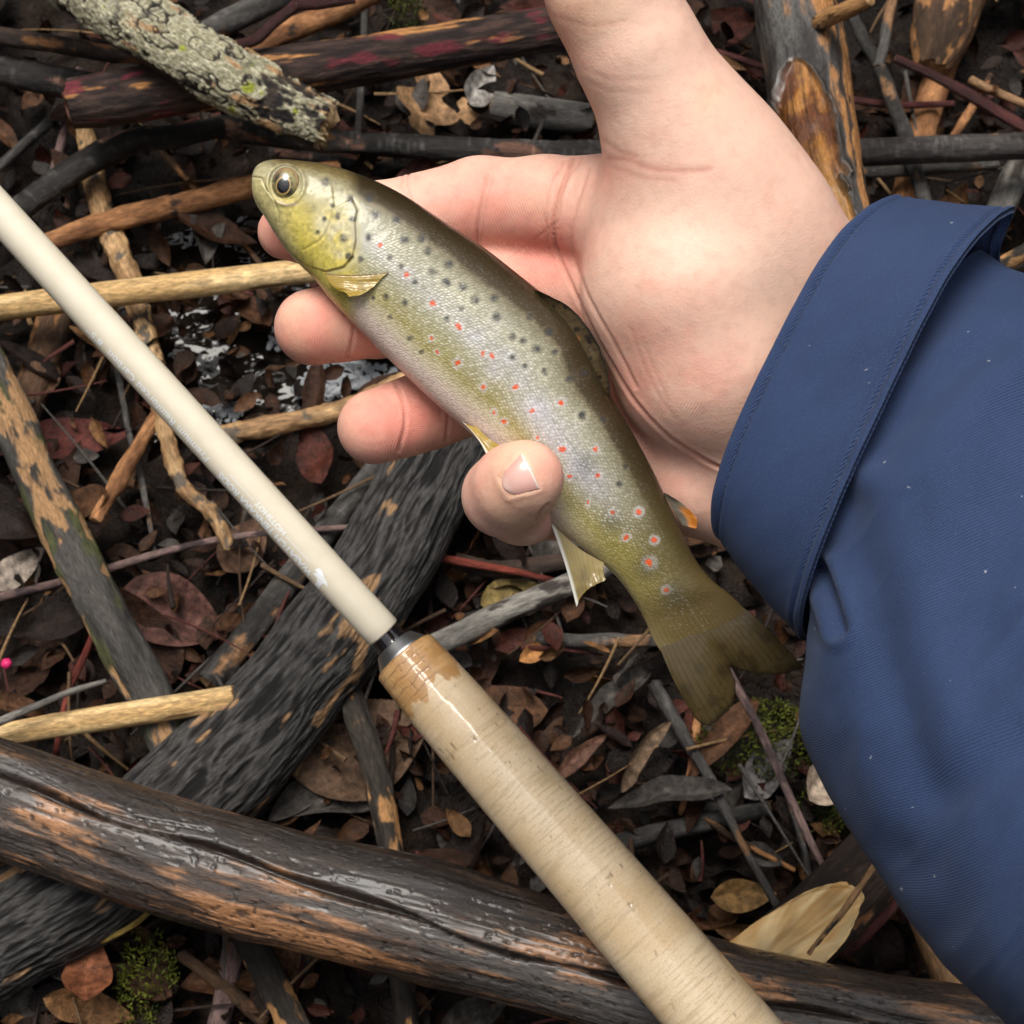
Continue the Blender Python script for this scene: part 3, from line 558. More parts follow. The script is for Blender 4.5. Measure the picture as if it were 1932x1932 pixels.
def foam(label, px, py, rx, ry, n, seed):
    r = np.random.default_rng(seed); c = ground(px, py, 1.0); Vs, Fs, off = [], [], 0
    th = np.linspace(0, 2 * np.pi, 9, endpoint=False); ph = np.array([.1, .6, 1.1, 1.55])
    S = np.stack([np.sin(ph)[:, None] * np.cos(th), np.sin(ph)[:, None] * np.sin(th), np.cos(ph)[:, None] + 0 * th], -1).reshape(-1, 3); F = gridF(4, 9, True)
    for i in range(n):
        a = r.uniform(0, 6.28); q = math.sqrt(r.uniform(0, 1)); k = 1 + .35 * math.sin(3 * a + seed)
        s = r.uniform(.4, 1.5) * .001; Vs.append(S * s + np.array([c[0] + math.cos(a) * q * rx * k * .001, c[1] + math.sin(a) * q * ry * k * .001, c[2] - .0002])); Fs.append(F[:, ::-1] + off); off += len(S)
    b = bpy.data.materials.get('foam')
    if b is None:
        x = NB('foam'); x.set(Base_Color=(.42, .44, .46, 1), Roughness=.12, Transmission_Weight=.35, IOR=1.2); b = x.m
    obj('foam_patch', np.concatenate(Vs), np.concatenate(Fs), b, label=label, cat='foam')
foam('patch of white stream foam showing below the middle fingertip', 640, 705, 17, 10, 520, 2)
foam('small fleck of foam on the dark water beside the cream rod', 430, 770, 7, 5, 130, 5)
foam('foam fleck on the dark water under the pale cane', 530, 640, 5, 4, 70, 8)
def berry():
    c = ground(12, 1252, 16); th = np.linspace(0, 2 * np.pi, 16, endpoint=False); ph = np.linspace(.02, np.pi - .02, 10)
    k = 1 + .05 * np.cos(5 * th)
    V = np.stack([np.sin(ph)[:, None] * np.cos(th) * k, np.sin(ph)[:, None] * np.sin(th) * k, np.cos(ph)[:, None] * .9 + 0 * th], -1).reshape(-1, 3) * .0019 + c
    b = NB('berry_skin'); g = b.n('ShaderNodeTexCoord').outputs['Object']; b.l(b.ramp(b.noise(g, 900), [(.3, (.5, .01, .09)), (.7, (.75, .05, .2))]), b.p.inputs['Base Color']); b.set(Roughness=.2)
    o = obj('pink_berry', V, gridF(10, 16, True), b.m, label='tiny bright pink berry in the litter by the mottled branch', cat='berry')
berry()

# bare winter woods round the spot, unseen, added to darken reflections and side light
def build_added_wood():
    r = np.random.default_rng(11); Vs, Fs, Cs = [], [], []; off = 0; th = np.linspace(0, 2 * np.pi, 7, endpoint=False)
    def branch(a, b, ra, rb, n=4):
        nonlocal off
        a = np.array(a); b = np.array(b); t = (b - a) / np.linalg.norm(b - a); u = np.cross(t, [.3, .9, .2]); u /= np.linalg.norm(u); v = np.cross(t, u); k = np.linspace(0, 1, n)[:, None, None]
        w_ = r.normal(0, .03, (n, 1, 3)) * np.linalg.norm(b - a) * (k > 0) * (k < 1)
        ring = a + (b - a) * k + w_ + (ra + (rb - ra) * k) * (np.cos(th)[:, None] * u + np.sin(th)[:, None] * v); Vs.append(ring.reshape(-1, 3)); Fs.append(gridF(n, 7, True) + off); off += n * 7; Cs.append(np.tile(np.array((.035, .028, .022)) * r.uniform(.6, 1.5), (n * 7, 1)))
    for i in range(150):
        an = r.uniform(0, 6.28); d = r.uniform(4, 11); x, y = d * np.cos(an), d * np.sin(an); hgt = r.uniform(4, 8) * (d / 6); top = np.array([x + r.normal(0, .5), y + r.normal(0, .5), hgt]); rad = r.uniform(.05, .17)
        branch((x, y, -.05), top, rad, rad * .3, 6)
        for k in range(14):
            f = r.uniform(.08, .95); p = np.array([x, y, 0]) * (1 - f) + top * f; b = r.uniform(0, 6.28); L = r.uniform(.5, 1.8) * (1.15 - f * .5); e = p + L * np.array([np.cos(b), np.sin(b), r.uniform(.1, .9)]); branch(p, e, rad * .35, .008, 3)
            for _ in range(3):
                g = r.uniform(.3, 1); q = p * (1 - g) + e * g; b2 = r.uniform(0, 6.28); branch(q, q + r.uniform(.3, .8) * np.array([np.cos(b2), np.sin(b2), r.uniform(0, .8)]), .012, .004, 2)
    n = 26000; an = r.uniform(0, 6.28, n); d = r.uniform(3.5, 12, n); z = r.uniform(0, 1, n) ** 1.3 * d * .8
    c = np.stack([d * np.cos(an), d * np.sin(an), z], -1); u = r.normal(0, 1, (n, 3)); u /= np.linalg.norm(u, axis=1)[:, None]; v = np.cross(u, r.normal(0, 1, (n, 3))); v /= np.linalg.norm(v, axis=1)[:, None]; s_ = r.uniform(.06, .24, n)[:, None]
    Q = np.stack([c - u * s_, c + v * s_ * .6, c + u * s_, c - v * s_ * .6], 1).reshape(-1, 3); Vs.append(Q); Cs.append(np.repeat(mix((.02, .018, .012), (.07, .05, .028), r.uniform(0, 1, n)), 4, 0)); Fs.append(np.arange(4 * n).reshape(-1, 4) + off)
    V = np.concatenate(Vs); b = NB('winter_wood'); b.l(b.attr('Col').outputs['Color'], b.p.inputs['Base Color']); b.set(Roughness=.8)
    obj('added_woodland', V, np.concatenate(Fs), b.m, attrs=dict(Col=np.concatenate(Cs)), smooth=False, label='bare dark woods and brush, unseen, added round the stream bank to darken reflections', cat='added_woodland', kind='stuff')
build_added_wood()

# ------------------------------------------------------------------ fishing rod
def lathe(A, B, prof, step, nphi):
    """prof rows (distance from A in mm, radius mm); returns verts, phi, s, frame"""
    A = np.asarray(A, float); B = np.asarray(B, float); T = (B - A) / np.linalg.norm(B - A)
    prof = np.asarray(prof, float); s = [prof[0, 0]]
    for a, b in zip(prof[:-1, 0], prof[1:, 0]): s += list(np.linspace(a, b, max(2, int((b - a) / step) + 1))[1:])
    s = np.array(s); r = np.interp(s, prof[:, 0], prof[:, 1])
    E1 = np.array([0, 0, CAMH]) - A; E1 -= (E1 @ T) * T; E1 /= np.linalg.norm(E1); E2 = np.cross(T, E1)
    phi = np.linspace(-np.pi, np.pi, nphi, endpoint=False)
    e = np.cos(phi)[:, None] * E1 + np.sin(phi)[:, None] * E2
    V = A + (s * .001)[:, None, None] * T + (r * .001)[:, None, None] * e
    return V, np.broadcast_to(s[:, None], V.shape[:2]), np.broadcast_to(phi, V.shape[:2]), (A, T, E1, E2)
def build_rod():
    J = at(723.5, 1194, 497); U = at(0, 402, 480)
    root = empty('fishing_rod', at(900, 1400, 505), 'cream fishing rod with a glossy cork handle lying across the split log', 'fishing rod')
    b = NB('cream_paint'); g = b.n('ShaderNodeTexCoord').outputs['Object']; n = b.noise(g, 160, 3)
    b.l(b.ramp(n, [(.35, (.74, .67, .53)), (.65, (.78, .71, .57))]), b.p.inputs['Base Color']); b.set(Roughness=.3, Coat_Weight=.35, Coat_Roughness=.18)
    b.bump(b.noise(g, 700, 2), .08, .0004)
    V, S, PH, fr = lathe(J, U, [(0, 3.9), (0.01, 5.0), (.5, 5.25), (60, 5.22), (130, 5.12), (210, 4.95), (330, 4.7)], 3, 72)
    bl = obj('rod_blank', V.reshape(-1, 3), gridF(V.shape[0], 72, True), b.m, root)
    A, T, E1, E2 = fr                                     # T runs from the handle towards the tip
    prints = NB('white_print'); prints.set(Base_Color=(.93, .96, .98, 1), Roughness=.35)
    def wrap(X, a0, phc, r=5.2):
        a = a0 + X[:, 0]; ph = phc + X[:, 1] / r; rr = np.interp(a, [0, 60, 130], [5.25, 5.22, 5.12]) + .035
        return A + (a * .001)[:, None] * T + (rr * .001)[:, None] * (np.cos(ph)[:, None] * E1 + np.sin(ph)[:, None] * E2)
    def flat(verts2d, polys, a0, phc, name):
        bm = bmesh.new(); vs = [bm.verts.new((x, y, 0)) for x, y in verts2d]
        for p in polys:
            try: bm.faces.new([vs[i] for i in p])
            except ValueError: pass
        ys = [v.co.y for v in bm.verts]; y0, y1 = min(ys), max(ys)
        for k in range(1, 6):
            bmesh.ops.bisect_plane(bm, geom=bm.verts[:] + bm.edges[:] + bm.faces[:], plane_co=(0, y0 + (y1 - y0) * k / 6, 0), plane_no=(0, 1, 0))
        bmesh.ops.triangulate(bm, faces=bm.faces[:]); bm.verts.index_update()
        X = np.array([v.co[:2] for v in bm.verts]); F = np.array([[v.index for v in f.verts] for f in bm.faces]); bm.free()
        return obj(name, wrap(X, a0, phc), F, prints.m, bl, smooth=False)
    SG = -1.0                                             # tip direction x handed frame: letters stand towards the lower left
    def text(body, a0, a1, phc, h, bold=0.0, name='lettering'):
        cu = bpy.data.curves.new('t', 'FONT'); cu.body = body; cu.size = 1; cu.offset = bold; cu.resolution_u = 3
        o = bpy.data.objects.new('t', cu); SC.collection.objects.link(o); dg = bpy.context.evaluated_depsgraph_get()
        me = bpy.data.meshes.new_from_object(o.evaluated_get(dg)); bpy.data.objects.remove(o); bpy.data.curves.remove(cu)
        P = np.array([v.co[:2] for v in me.vertices]); F = [list(p.vertices) for p in me.polygons]; bpy.data.meshes.remove(me)
        P[:, 0] = (P[:, 0] - P[:, 0].min()) / np.ptp(P[:, 0]) * (a1 - a0); P[:, 1] = (P[:, 1] - P[:, 1].min()) / np.ptp(P[:, 1]) * h - h / 2
        P[:, 1] *= SG
        flat(P, F, a0, phc * SG, name)
    text('WASATCH TENKARA RODS', 25.8, 63, .86, 2.5, .034); text('HOTSHOT', 39, 50.6, .34, 1.5, .02)
    text('Premium Reinforced Carbon', 67.8, 107, .82, 2.5, .012); text('8\'5"', 109.6, 115, .80, 2.0, .012)
    for a0, a1 in ((28.6, 38.2), (51.4, 60.8)):
        flat([(0, -.07), (a1 - a0, -.07), (a1 - a0, .07), (0, .07)], [(0, 1, 2, 3)], a0, .36 * SG, 'printed_line')
    lg = np.array([(1520, 1795), (1455, 1735), (1500, 1690), (1502, 1632), (1470, 1604), (1445, 1575), (1500, 1572), (1470, 1524), (1530, 1508), (1570, 1560), (1582, 1622), (1622, 1680), (1634, 1757), (1592, 1702), (1555, 1722), (1536, 1762)], float)
    lx = 377.4 + lg[:, 0] * .14649; ly = 849.1 + lg[:, 1] * .14649
    a = ((723.5 - lx) * .674 + (1194 - ly) * .738) * .1475; nn = (.738 * (lx - 723.5) - .674 * (ly - 1194)) / 35.5
    ph = np.arcsin(np.clip(-nn, -.96, .96)); flat(np.stack([a - a.mean(), (ph - ph.mean()) * 5.2 * SG], -1), [tuple(range(len(a)))], a.mean(), ph.mean() * SG, 'angler_emblem')
    # ferrule, winding check, cork
    G0 = at(763, 1239, 497); G1 = at(1362, 1932, 472)
    k = NB('black_lacquer'); k.set(Base_Color=(.008, .006, .007, 1), Roughness=.12, Coat_Weight=1.0, Coat_Roughness=.03)
    g2 = k.n('ShaderNodeTexCoord').outputs['Object']; k.bump(k.noise(g2, 900, 2), .06, .0003)
    V, S, PH, _ = lathe(J - (G0 - J) / np.linalg.norm(G0 - J) * .002, G0, [(0, 4.0), (.02, 4.55), (2, 4.55), (5.2, 4.75), (6.6, 5.3), (8.5, 5.9)], .8, 64)
    obj('ferrule', V.reshape(-1, 3), gridF(V.shape[0], 64, True), k.m, root)
    s_ = NB('brushed_aluminium'); g3 = s_.n('ShaderNodeTexCoord').outputs['Object']
    s_.set(Metallic=1.0, Roughness=.34, Base_Color=(.62, .63, .65, 1)); s_.bump(s_.noise(s_.mapping(g3, (1, 1, 1)), 1500, 2), .1, .0002)
    V, S, PH, _ = lathe(G0 - (G1 - G0) / np.linalg.norm(G1 - G0) * .0042, G1, [(0, 5.0), (.02, 6.1), (.3, 6.3), (3.6, 8.3), (4.4, 8.5), (4.6, 8.2)], .4, 72)
    obj('winding_check', V.reshape(-1, 3), gridF(V.shape[0], 72, True), s_.m, root)
    V, S, PH, _ = lathe(G0, G1, [(0, 7.5), (.02, 9.3), (.5, 9.6), (18, 10.55), (60, 11.4), (100, 12.0), (140, 12.4), (185, 12.7), (215, 11.8), (228, 9.5), (230, 4.0), (230.1, .05)], .33, 190)
    R = 11.; co = np.stack([S, R * np.cos(PH), R * np.sin(PH)], -1)
    col = mix((.70, .51, .30), (.79, .62, .41), sm(-.4, .4, fbm(co * .08, 4, 5)))
    wv = S + 1.3 * fbm(co * np.array([.12, .10, .10]), 3, 11) + .25 * fbm(co * .6, 2, 12)
    ln = np.abs((wv * .55) % 1 - .5) * 2; lines = sm(.80, .97, ln) * sm(-.3, .3, fbm(co * np.array([.05, .07, .07]), 3, 14)); col = mix(col, (.44, .30, .16), lines * .6)
    fine = fbm(co * np.array([.9, .12, .12]), 3, 20); col = mix(col, (.52, .38, .22), sm(.1, .5, fine) * .5)
    pit = sm(.52, .62, fbm(co * np.array([.22, .55, .55]), 3, 31)); crk = sm(.70, .78, vnoise(co * np.array([.5, 1.3, 1.3]), 33)) * sm(0, .3, fbm(co * .07, 2, 35)); col = mix(col, (.20, .12, .07), np.clip(pit + crk, 0, 1) * .65)
    edge = 13.5 + 5 * fbm(np.stack([0 * S, co[..., 1] * .3, co[..., 2] * .3], -1), 3, 41) + 1.5 * fbm(co * .5, 2, 43); om = 1 - sm(-.5, .5, S - edge)
    oc = mix((.50, .27, .10), (.62, .37, .16), sm(-.4, .4, fbm(co * np.array([.5, .1, .1]), 3, 45)))
    gl = np.maximum(sm(.80, .97, np.abs(((S + .8 * fbm(co * .3, 2, 47)) * .36) % 1 - .5) * 2) * .8, sm(.9, 1., np.abs((PH * 3.1 + .15 * fbm(co * .4, 2, 49)) % 1 - .5) * 2) * .9) * sm(-.35, .15, fbm(co * .15, 3, 51))
    col = mix(col, mix(oc, (.17, .08, .03), gl * .8), om)
    dsp = -.12 * (pit + crk) - .10 * gl * om + .06 * fbm(co * .12, 3, 61) + .03 * om
    ax = (V.mean(1))[:, None]; dirs = V - ax; dirs /= (np.linalg.norm(dirs, axis=-1, keepdims=True) + 1e-9); V = V + dirs * (dsp * .001 * (R > 1))[..., None]
    c = NB('varnished_cork'); cc = c.attr('Col'); cv = c.attr('co').outputs['Vector']; n1 = c.noise(cv, 2.2, 4, .6)
    c.l(c.mixc(1.0, cc.outputs['Color'], c.ramp(n1, [(.3, .86), (.5, 1.0), (.7, 1.1)]), 'MULTIPLY'), c.p.inputs['Base Color'])
    nb = c.bump(n1, .12, .0005, to=False); c.l(nb, c.p.inputs['Normal']); nb2 = c.bump(c.noise(cv, .2, 2), .06, .0010, to=False); c.l(nb2, c.p.inputs['Coat Normal'])
    c.set(Roughness=.5, Coat_Weight=.9, Coat_Roughness=.06)
    obj('cork_handle', V.reshape(-1, 3), gridF(V.shape[0], 190, True), c.m, root, dict(Col=col.reshape(-1, 3), co=co.reshape(-1, 3)))
build_rod()

# ------------------------------------------------------------------ the trout
FS = np.array([  # belly x,y  back x,y  half thickness mm  z of the mid plane
 (477, 353, 476, 340, .8, 3), (478, 368, 480, 322, 2.6, 3), (484, 386, 494, 308, 4.0, 3), (501, 412, 522, 302, 5.4, 3), (522, 446, 564, 304, 6.4, 3),
 (550, 484, 624, 313, 7.3, 2.5), (592, 526, 694, 336, 8.0, 2), (624, 566, 764, 370, 8.5, 2), (667, 611, 834, 416, 8.8, 2), (717, 662, 908, 464, 8.9, 1.5),
 (770, 713, 978, 518, 8.8, 1.5), (822, 762, 1042, 570, 8.6, 1.5), (870, 802, 1088, 622, 8.2, 1.5), (912, 840, 1122, 684, 7.8, 1.5), (960, 892, 1153, 748, 7.3, 1.5),
 (1008, 950, 1194, 818, 6.6, 1.5), (1038, 986, 1236, 896, 5.9, 1), (1085, 1024, 1266, 960, 5.2, 1), (1135, 1062, 1291, 1016, 4.6, .5), (1170, 1096, 1318, 1064, 4.0, 0),
 (1198, 1136, 1348, 1098, 3.2, 0), (1218, 1174, 1376, 1120, 1.7, 0), (1232, 1206, 1398, 1142, .7, 0), (1246, 1228, 1410, 1158, .02, 0)], float)
def zz(u, v): return 424.5 + u * .3662, 235.8 + v * .3662
def z4(u, v): return 849.0 + u * .3662, 660.4 + v * .3662
def hd(u, v): return 452.8 + u * .1709, 273.6 + v * .1709
DARK = [zz(*p) + (r,) for p, r in [((520, 293), 8), ((648, 385), 8), ((742, 375), 7.5), ((775, 465), 8.5), ((885, 485), 8), ((580, 470), 7), ((555, 415), 5), ((510, 490), 5), ((660, 485), 7), ((610, 585), 8.5), ((640, 680), 7), ((480, 552), 5),
   ((922, 590), 8), ((1012, 585), 7), ((1045, 650), 7.5), ((1070, 757), 8.5), ((1153, 722), 8), ((1140, 810), 8), ((1225, 835), 8.5), ((1290, 897), 8.5), ((1390, 890), 8), ((1398, 990), 8), ((1483, 1090), 7), ((1535, 1110), 7.5), ((1605, 1157), 8.5),
   ((1647, 1272), 7), ((1480, 1200), 6), ((1545, 1245), 6), ((830, 885), 6.5), ((925, 915), 6.5), ((765, 893), 4.5), ((848, 988), 5), ((955, 1100), 6), ((1010, 1170), 5), ((1142, 1000), 6), ((700, 690), 6), ((850, 685), 5), ((905, 730), 6), ((980, 810), 6),
   ((1840, 1500), 7), ((1215, 945), 5), ((1775, 1310), 7), ((1665, 1065), 7), ((1565, 995), 6), ((1700, 1170), 6), ((740, 580), 7)]] + [z4(*p) + (r,) for p, r in [((680, 335), 7), ((870, 690), 6), ((785, 360), 5), ((690, 120), 6), ((970, 848), 4), ((900, 600), 5)]]
RED = [zz(*p) + (r,) for p, r in [((797, 620), 4), ((937, 770), 5.2), ((1072, 917), 5.2), ((1200, 1040), 5.5), ((1065, 1098), 3.6), ((1090, 1168), 3.4), ((1330, 1178), 4.6), ((1375, 1195), 5), ((1200, 1225), 5), ((1330, 1350), 4.6), ((1497, 1350), 5.4), ((1388, 1478), 3.6), ((1437, 1530), 4), ((1585, 1470), 5), ((1733, 1425), 5.4), ((1610, 1610), 4)]] \
    + [z4(*p) + (r,) for p, r in [((580, 510), 5.6), ((753, 515), 4.6), ((763, 650), 4.8), ((620, 655), 4.2), ((713, 787), 3.4), ((840, 838), 5), ((970, 836), 5), ((907, 965), 4.2), ((1053, 980), 4.6), ((1028, 1095), 6.2), ((1117, 1232), 4)]]
OPER = [hd(1040, 700), hd(1240, 590), hd(1300, 720), hd(1275, 850), hd(1285, 1050), hd(1250, 1230), hd(1150, 1350), hd(950, 1400), hd(780, 1350)]
MOUTH = [hd(125, 352), hd(240, 365), hd(285, 480), hd(375, 600), hd(425, 740), hd(435, 860)]
PREOP = [hd(1035, 690), hd(1000, 850), hd(940, 985), hd(870, 1060), hd(700, 1160)]
EYE = (539.0, 346.0)
def build_fish():
    n = 760; q = crom(np.column_stack([(FS[:, 0] + FS[:, 2]) / 2, (FS[:, 1] + FS[:, 3]) / 2, FS]), n)[:, 2:]
    th = np.concatenate([np.linspace(0, np.pi, 230), np.linspace(np.pi, 2 * np.pi, 72)[1:-1]]); nt_ = len(th)
    Bl = hp(q[:, 0], q[:, 1], q[:, 5]); Bk = hp(q[:, 2], q[:, 3], q[:, 5]); c = (Bl + Bk) / 2; a = (Bk - Bl) / 2
    ct, st = np.cos(th), np.sin(th); zr = np.sign(st) * np.abs(st) ** .86
    P = c[:, None] + a[:, None] * ct[None, :, None]; P[..., 2] += q[:, 4][:, None] * zr[None]
    hfr = np.broadcast_to((1 + ct) / 2, (n, nt_)); s = np.broadcast_to(np.linspace(0, 1, n)[:, None], (n, nt_))
    sarc = np.concatenate([[0], np.cumsum(np.linalg.norm(np.diff(c, axis=0), axis=1))]); S = np.broadcast_to(sarc[:, None], (n, nt_))
    # arc length round the girth, in mm
    dl = np.linalg.norm(np.diff(P, axis=1), axis=2); G = np.concatenate([np.zeros((n, 1)), np.cumsum(dl, 1)], 1)
    px, py = h2px(P); side = np.sign(st)[None] * np.ones((n, nt_)); front = np.abs(st)[None] * np.ones((n, nt_))
    # head relief
    D = np.zeros((n, nt_)); hm = px < 760
    X, Y = px[hm], py[hm]
    dop = polydist(X, Y, OPER[1:]); ins = inpoly(X, Y, np.array(OPER + [hd(300, 1000), hd(100, 500), hd(300, 100), hd(1000, 300)]))
    d = np.where(ins, .55 * sm(0, 3, dop) * np.exp(-dop / 40) , -.15 * np.exp(-(dop / 3) ** 2))
    d -= .35 * np.exp(-(polydist(X, Y, MOUTH) / 2.0) ** 2); dpre = polydist(X, Y, PREOP); d -= .22 * np.exp(-(dpre / 2.2) ** 2)
    ee = np.hypot((X - EYE[0]) / 28., (Y - EYE[1]) / 32.); d -= .5 * np.exp(-((ee - 1.02) / .10) ** 2); d += .35 * np.exp(-((ee - 1.25) / .14) ** 2) - .9 * (ee < .95)
    nos = np.hypot((X - 516) / 4.5, (Y - 309) / 3); d -= .5 * np.exp(-nos ** 2)
    D[hm] = d; D *= front
    und = .10 * fbm(P * .25, 3, 4) * sm(.0, .2, front)
    P[..., 2] += (D + und) * side * sm(0.05, .35, front)
    # pigment; brown back is real, its sharp edge paints in the sky reflection's border
    h = hfr + .035 * fbm(P * .12, 3, 8)
    stops = [(0, (.70, .53, .46)), (.09, (.72, .58, .50)), (.17, (.56, .49, .33)), (.25, (.36, .31, .12)), (.38, (.38, .355, .22)), (.5, (.42, .41, .36)), (.62, (.38, .365, .27)), (.72, (.24, .225, .15)), (.775, (.17, .145, .085)), (.81, (.050, .034, .013)), (.88, (.032, .021, .008)), (1, (.022, .014, .005))]
    hs_ = np.array([x for x, _ in stops]); col = np.stack([np.interp(h, hs_, [x[1][k] for x in stops]) for k in range(3)], -1)
    yl = fbm(P * .055, 4, 14); col = mix(col, (.40, .33, .06), sm(.0, .45, yl) * sm(.08, .2, h) * (1 - sm(.45, .62, h)) * .75)
    lav = fbm(P * .07 + 5, 3, 24); col = mix(col, (.60, .58, .66), sm(-.05, .4, lav) * np.exp(-((h - .47) / .14) ** 2) * sm(.2, .26, s) * (1 - sm(.66, .8, s)) * .8)
    rear = sm(.66, .86, s); olive = np.stack([np.interp(h, [0, .12, .35, .6, .85, 1], [x[k] for x in [(.46, .40, .20), (.36, .30, .09), (.27, .225, .06), (.15, .12, .04), (.075, .055, .02), (.045, .03, .012)]]) for k in range(3)], -1); col = mix(col, olive, rear)
    col = mix(col, (.105, .074, .028), sm(.84, .96, s) * .9); rayc = np.abs(np.sin(np.pi * 21 * hfr)); col = mix(col, (.05, .034, .012), (1 - sm(0, .4, rayc)) * sm(.90, .98, s) * .5)
    # head colours
    hdm = 1 - sm(648, 684, px + .35 * (py - 440) * (py > 440) * .0 + 6 * yl); hx, hy = px, py
    hc = np.stack([np.interp(h, [0, .2, .45, .62, .78, .9, 1], [x[k] for x in [(.46, .39, .10), (.55, .45, .09), (.56, .46, .13), (.44, .40, .22), (.32, .29, .17), (.15, .115, .045), (.07, .05, .02)]]) for k in range(3)], -1)
    jaw = 1 - sm(500, 545, px + (py - 350) * .25 * -1 + 8 * yl); hc = mix(hc, (.42, .38, .22), jaw * .7)
    silver = np.exp(-(((px - 640) / 24) ** 2 + ((py - 440) / 30) ** 2)) + .8 * np.exp(-(((px - 606) / 15) ** 2 + ((py - 418) / 24) ** 2)) + .6 * np.exp(-(((px - 640) / 18) ** 2 + ((py - 482) / 10) ** 2))
    hc = mix(hc, (.60, .58, .48), np.clip(silver, 0, 1) * .65 * sm(-.5, .2, fbm(P * .5, 3, 50)))
    grn = fbm(P * 1.7, 2, 52); hc = hc * (1 + .38 * grn[..., None] + .2 * yl[..., None])
    hc = mix(hc, (.10, .10, .075), .75 * np.exp(-(((px - 586) / 15) ** 2 + ((py - 392) / 12) ** 2)) * sm(-.4, .3, grn))
    col = mix(col, hc, hdm)
    fl = np.zeros((n, nt_)); fl[hm] = np.exp(-(dop / 1.1) ** 2) * (X > 655) * (Y < 470) + .35 * np.exp(-(dpre / 1.3) ** 2) + .5 * np.exp(-(polydist(X, Y, MOUTH[1:]) / 1.2) ** 2) + .8 * np.exp(-nos ** 2); col = mix(col, (.07, .055, .03), np.clip(fl, 0, 1) * .6)
    mb = np.zeros((n, nt_)); mb[hm] = np.exp(-((polydist(X, Y, np.array(OPER[1:8]) + [7, 2]) / 5) ** 2)); col = mix(col, (.46, .42, .24), mb * .6)
    pk = np.zeros((n, nt_)); pk[hm] = np.exp(-(polydist(X, Y, [hd(420, 620), hd(520, 670), hd(620, 650)]) / 3) ** 2); col = mix(col, (.62, .50, .38), pk * .7)
    # spots
    wx = 3.4 * fbm(P * .9, 2, 70); wy = 3.4 * fbm(P * .9 + 3, 2, 71); gr = sm(-.7, .5, fbm(P * 1.6, 2, 72))
    for x, y, r in DARK:
        w_ = (np.abs(px - x) < 26) & (np.abs(py - y) < 26)
        dd = np.hypot(px[w_] - x + wx[w_], py[w_] - y + wy[w_]) / (r * 1.15); k = (1 - sm(.35, 1.25, dd)) * (.5 + .45 * gr[w_]); halo = np.exp(-((dd - 1.6) / .4) ** 2)
        cl = mix(col[w_], np.clip(col[w_] * 1.2 + .02, 0, 1), halo * .5); col[w_] = mix(cl, (.035, .036, .042), np.clip(k, 0, .93))
    for x, y, r in RED:
        w_ = (np.abs(px - x) < 30) & (np.abs(py - y) < 30)
        dd = np.hypot(px[w_] - x + wx[w_] * 1.3, py[w_] - y + wy[w_] * 1.3) / (r * 1.2); cl = mix(col[w_], (.60, .56, .56), np.exp(-((dd - 1.35) / .6) ** 2) * .5); col[w_] = mix(cl, (.72, .09, .025), (1 - sm(.6, 1.05, dd)) * (.72 + .28 * gr[w_]))
    for x, y, r in [z4(1010, 1125) + (24,), z4(1145, 1255) + (22,), z4(690, 590) + (26,), z4(830, 880) + (22,)]:
        dd = np.hypot(px - x, (py - y)) / r; col = mix(col, (.07, .07, .055), np.exp(-dd ** 2) * .55 * (np.hypot(px - z4(1028, 1095)[0], py - z4(1028, 1095)[1]) > 8))
    smask = np.zeros((n, nt_))
    for x, y, r in DARK + RED: smask = np.maximum(smask, np.exp(-(((px - x) ** 2 + (py - y) ** 2) / (r * 1.3) ** 2) ** 2))
    lat = np.abs(h - (.52 + .0 * s)); col = mix(col, (.20, .18, .12), np.exp(-(lat / .006) ** 2) * sm(.24, .3, s) * .35)
    spk = np.exp(-((h - .42) / .28) ** 2) * sm(.20, .25, s) * (1 - .75 * sm(.72, .9, s)) * (1 - .85 * smask); scal = sm(.19, .24, s) * (1 - sm(.93, .97, s)) * (1 - .4 * sm(.8, .95, h))
    V = h2w(P).reshape(-1, 3); F = gridF(n, nt_, True)[:, ::-1]
    b = NB('trout_skin'); c_ = b.attr('Col'); sc = b.attr('scale_co').outputs['Vector']; sp = b.attr('sparkle').outputs['Fac']; sl = b.attr('scaled').outputs['Fac']
    vo = b.n('ShaderNodeTexVoronoi', feature='F1'); vo.inputs['Scale'].default_value = 1.0; vo.inputs['Randomness'].default_value = .5; b.l(sc, vo.inputs['Vector'])
    dist = vo.outputs['Distance']; rnd = b.n('ShaderNodeSeparateColor'); b.l(vo.outputs['Color'], rnd.inputs[0])
    dome = b.math('SUBTRACT', 1.0, dist)
    br = b.math('MULTIPLY', b.math('MULTIPLY', b.ramp(dist, [(.12, 1.0), (.42, 0.0)]), b.ramp(rnd.outputs[0], [(.25, .25), (.8, 1.0)])), sp)
    dk = b.math('MULTIPLY', b.ramp(dist, [(.42, 0.0), (.75, .3)]), sl)
    c1 = b.mixc(b.math('MULTIPLY', br, .6), c_.outputs['Color'], (.88, .86, .82)); c2 = b.mixc(dk, c1, (.05, .045, .02)); b.l(c2, b.p.inputs['Base Color'])
    b.l(b.math('MULTIPLY', sp, .15), b.p.inputs['Metallic'])
    b1 = b.bump(b.math('MULTIPLY', dome, sl), .28, .0003, to=False); b.l(b1, b.p.inputs['Normal'])
    g = b.n('ShaderNodeTexCoord').outputs['Object']; nz = b.noise(b.mapping(g, (1, 1, 1)), 170, 3, .6)
    b2 = b.bump(b.math('ADD', nz, b.math('MULTIPLY', b.math('MULTIPLY', dome, sl), .08)), .35, .0012, to=False); b.l(b2, b.p.inputs['Coat Normal'])
    b.set(Roughness=.38, Coat_Weight=.5, Coat_Roughness=.05, Coat_IOR=1.4, Specular_IOR_Level=.25, Subsurface_Weight=.05, Subsurface_Scale=.002)
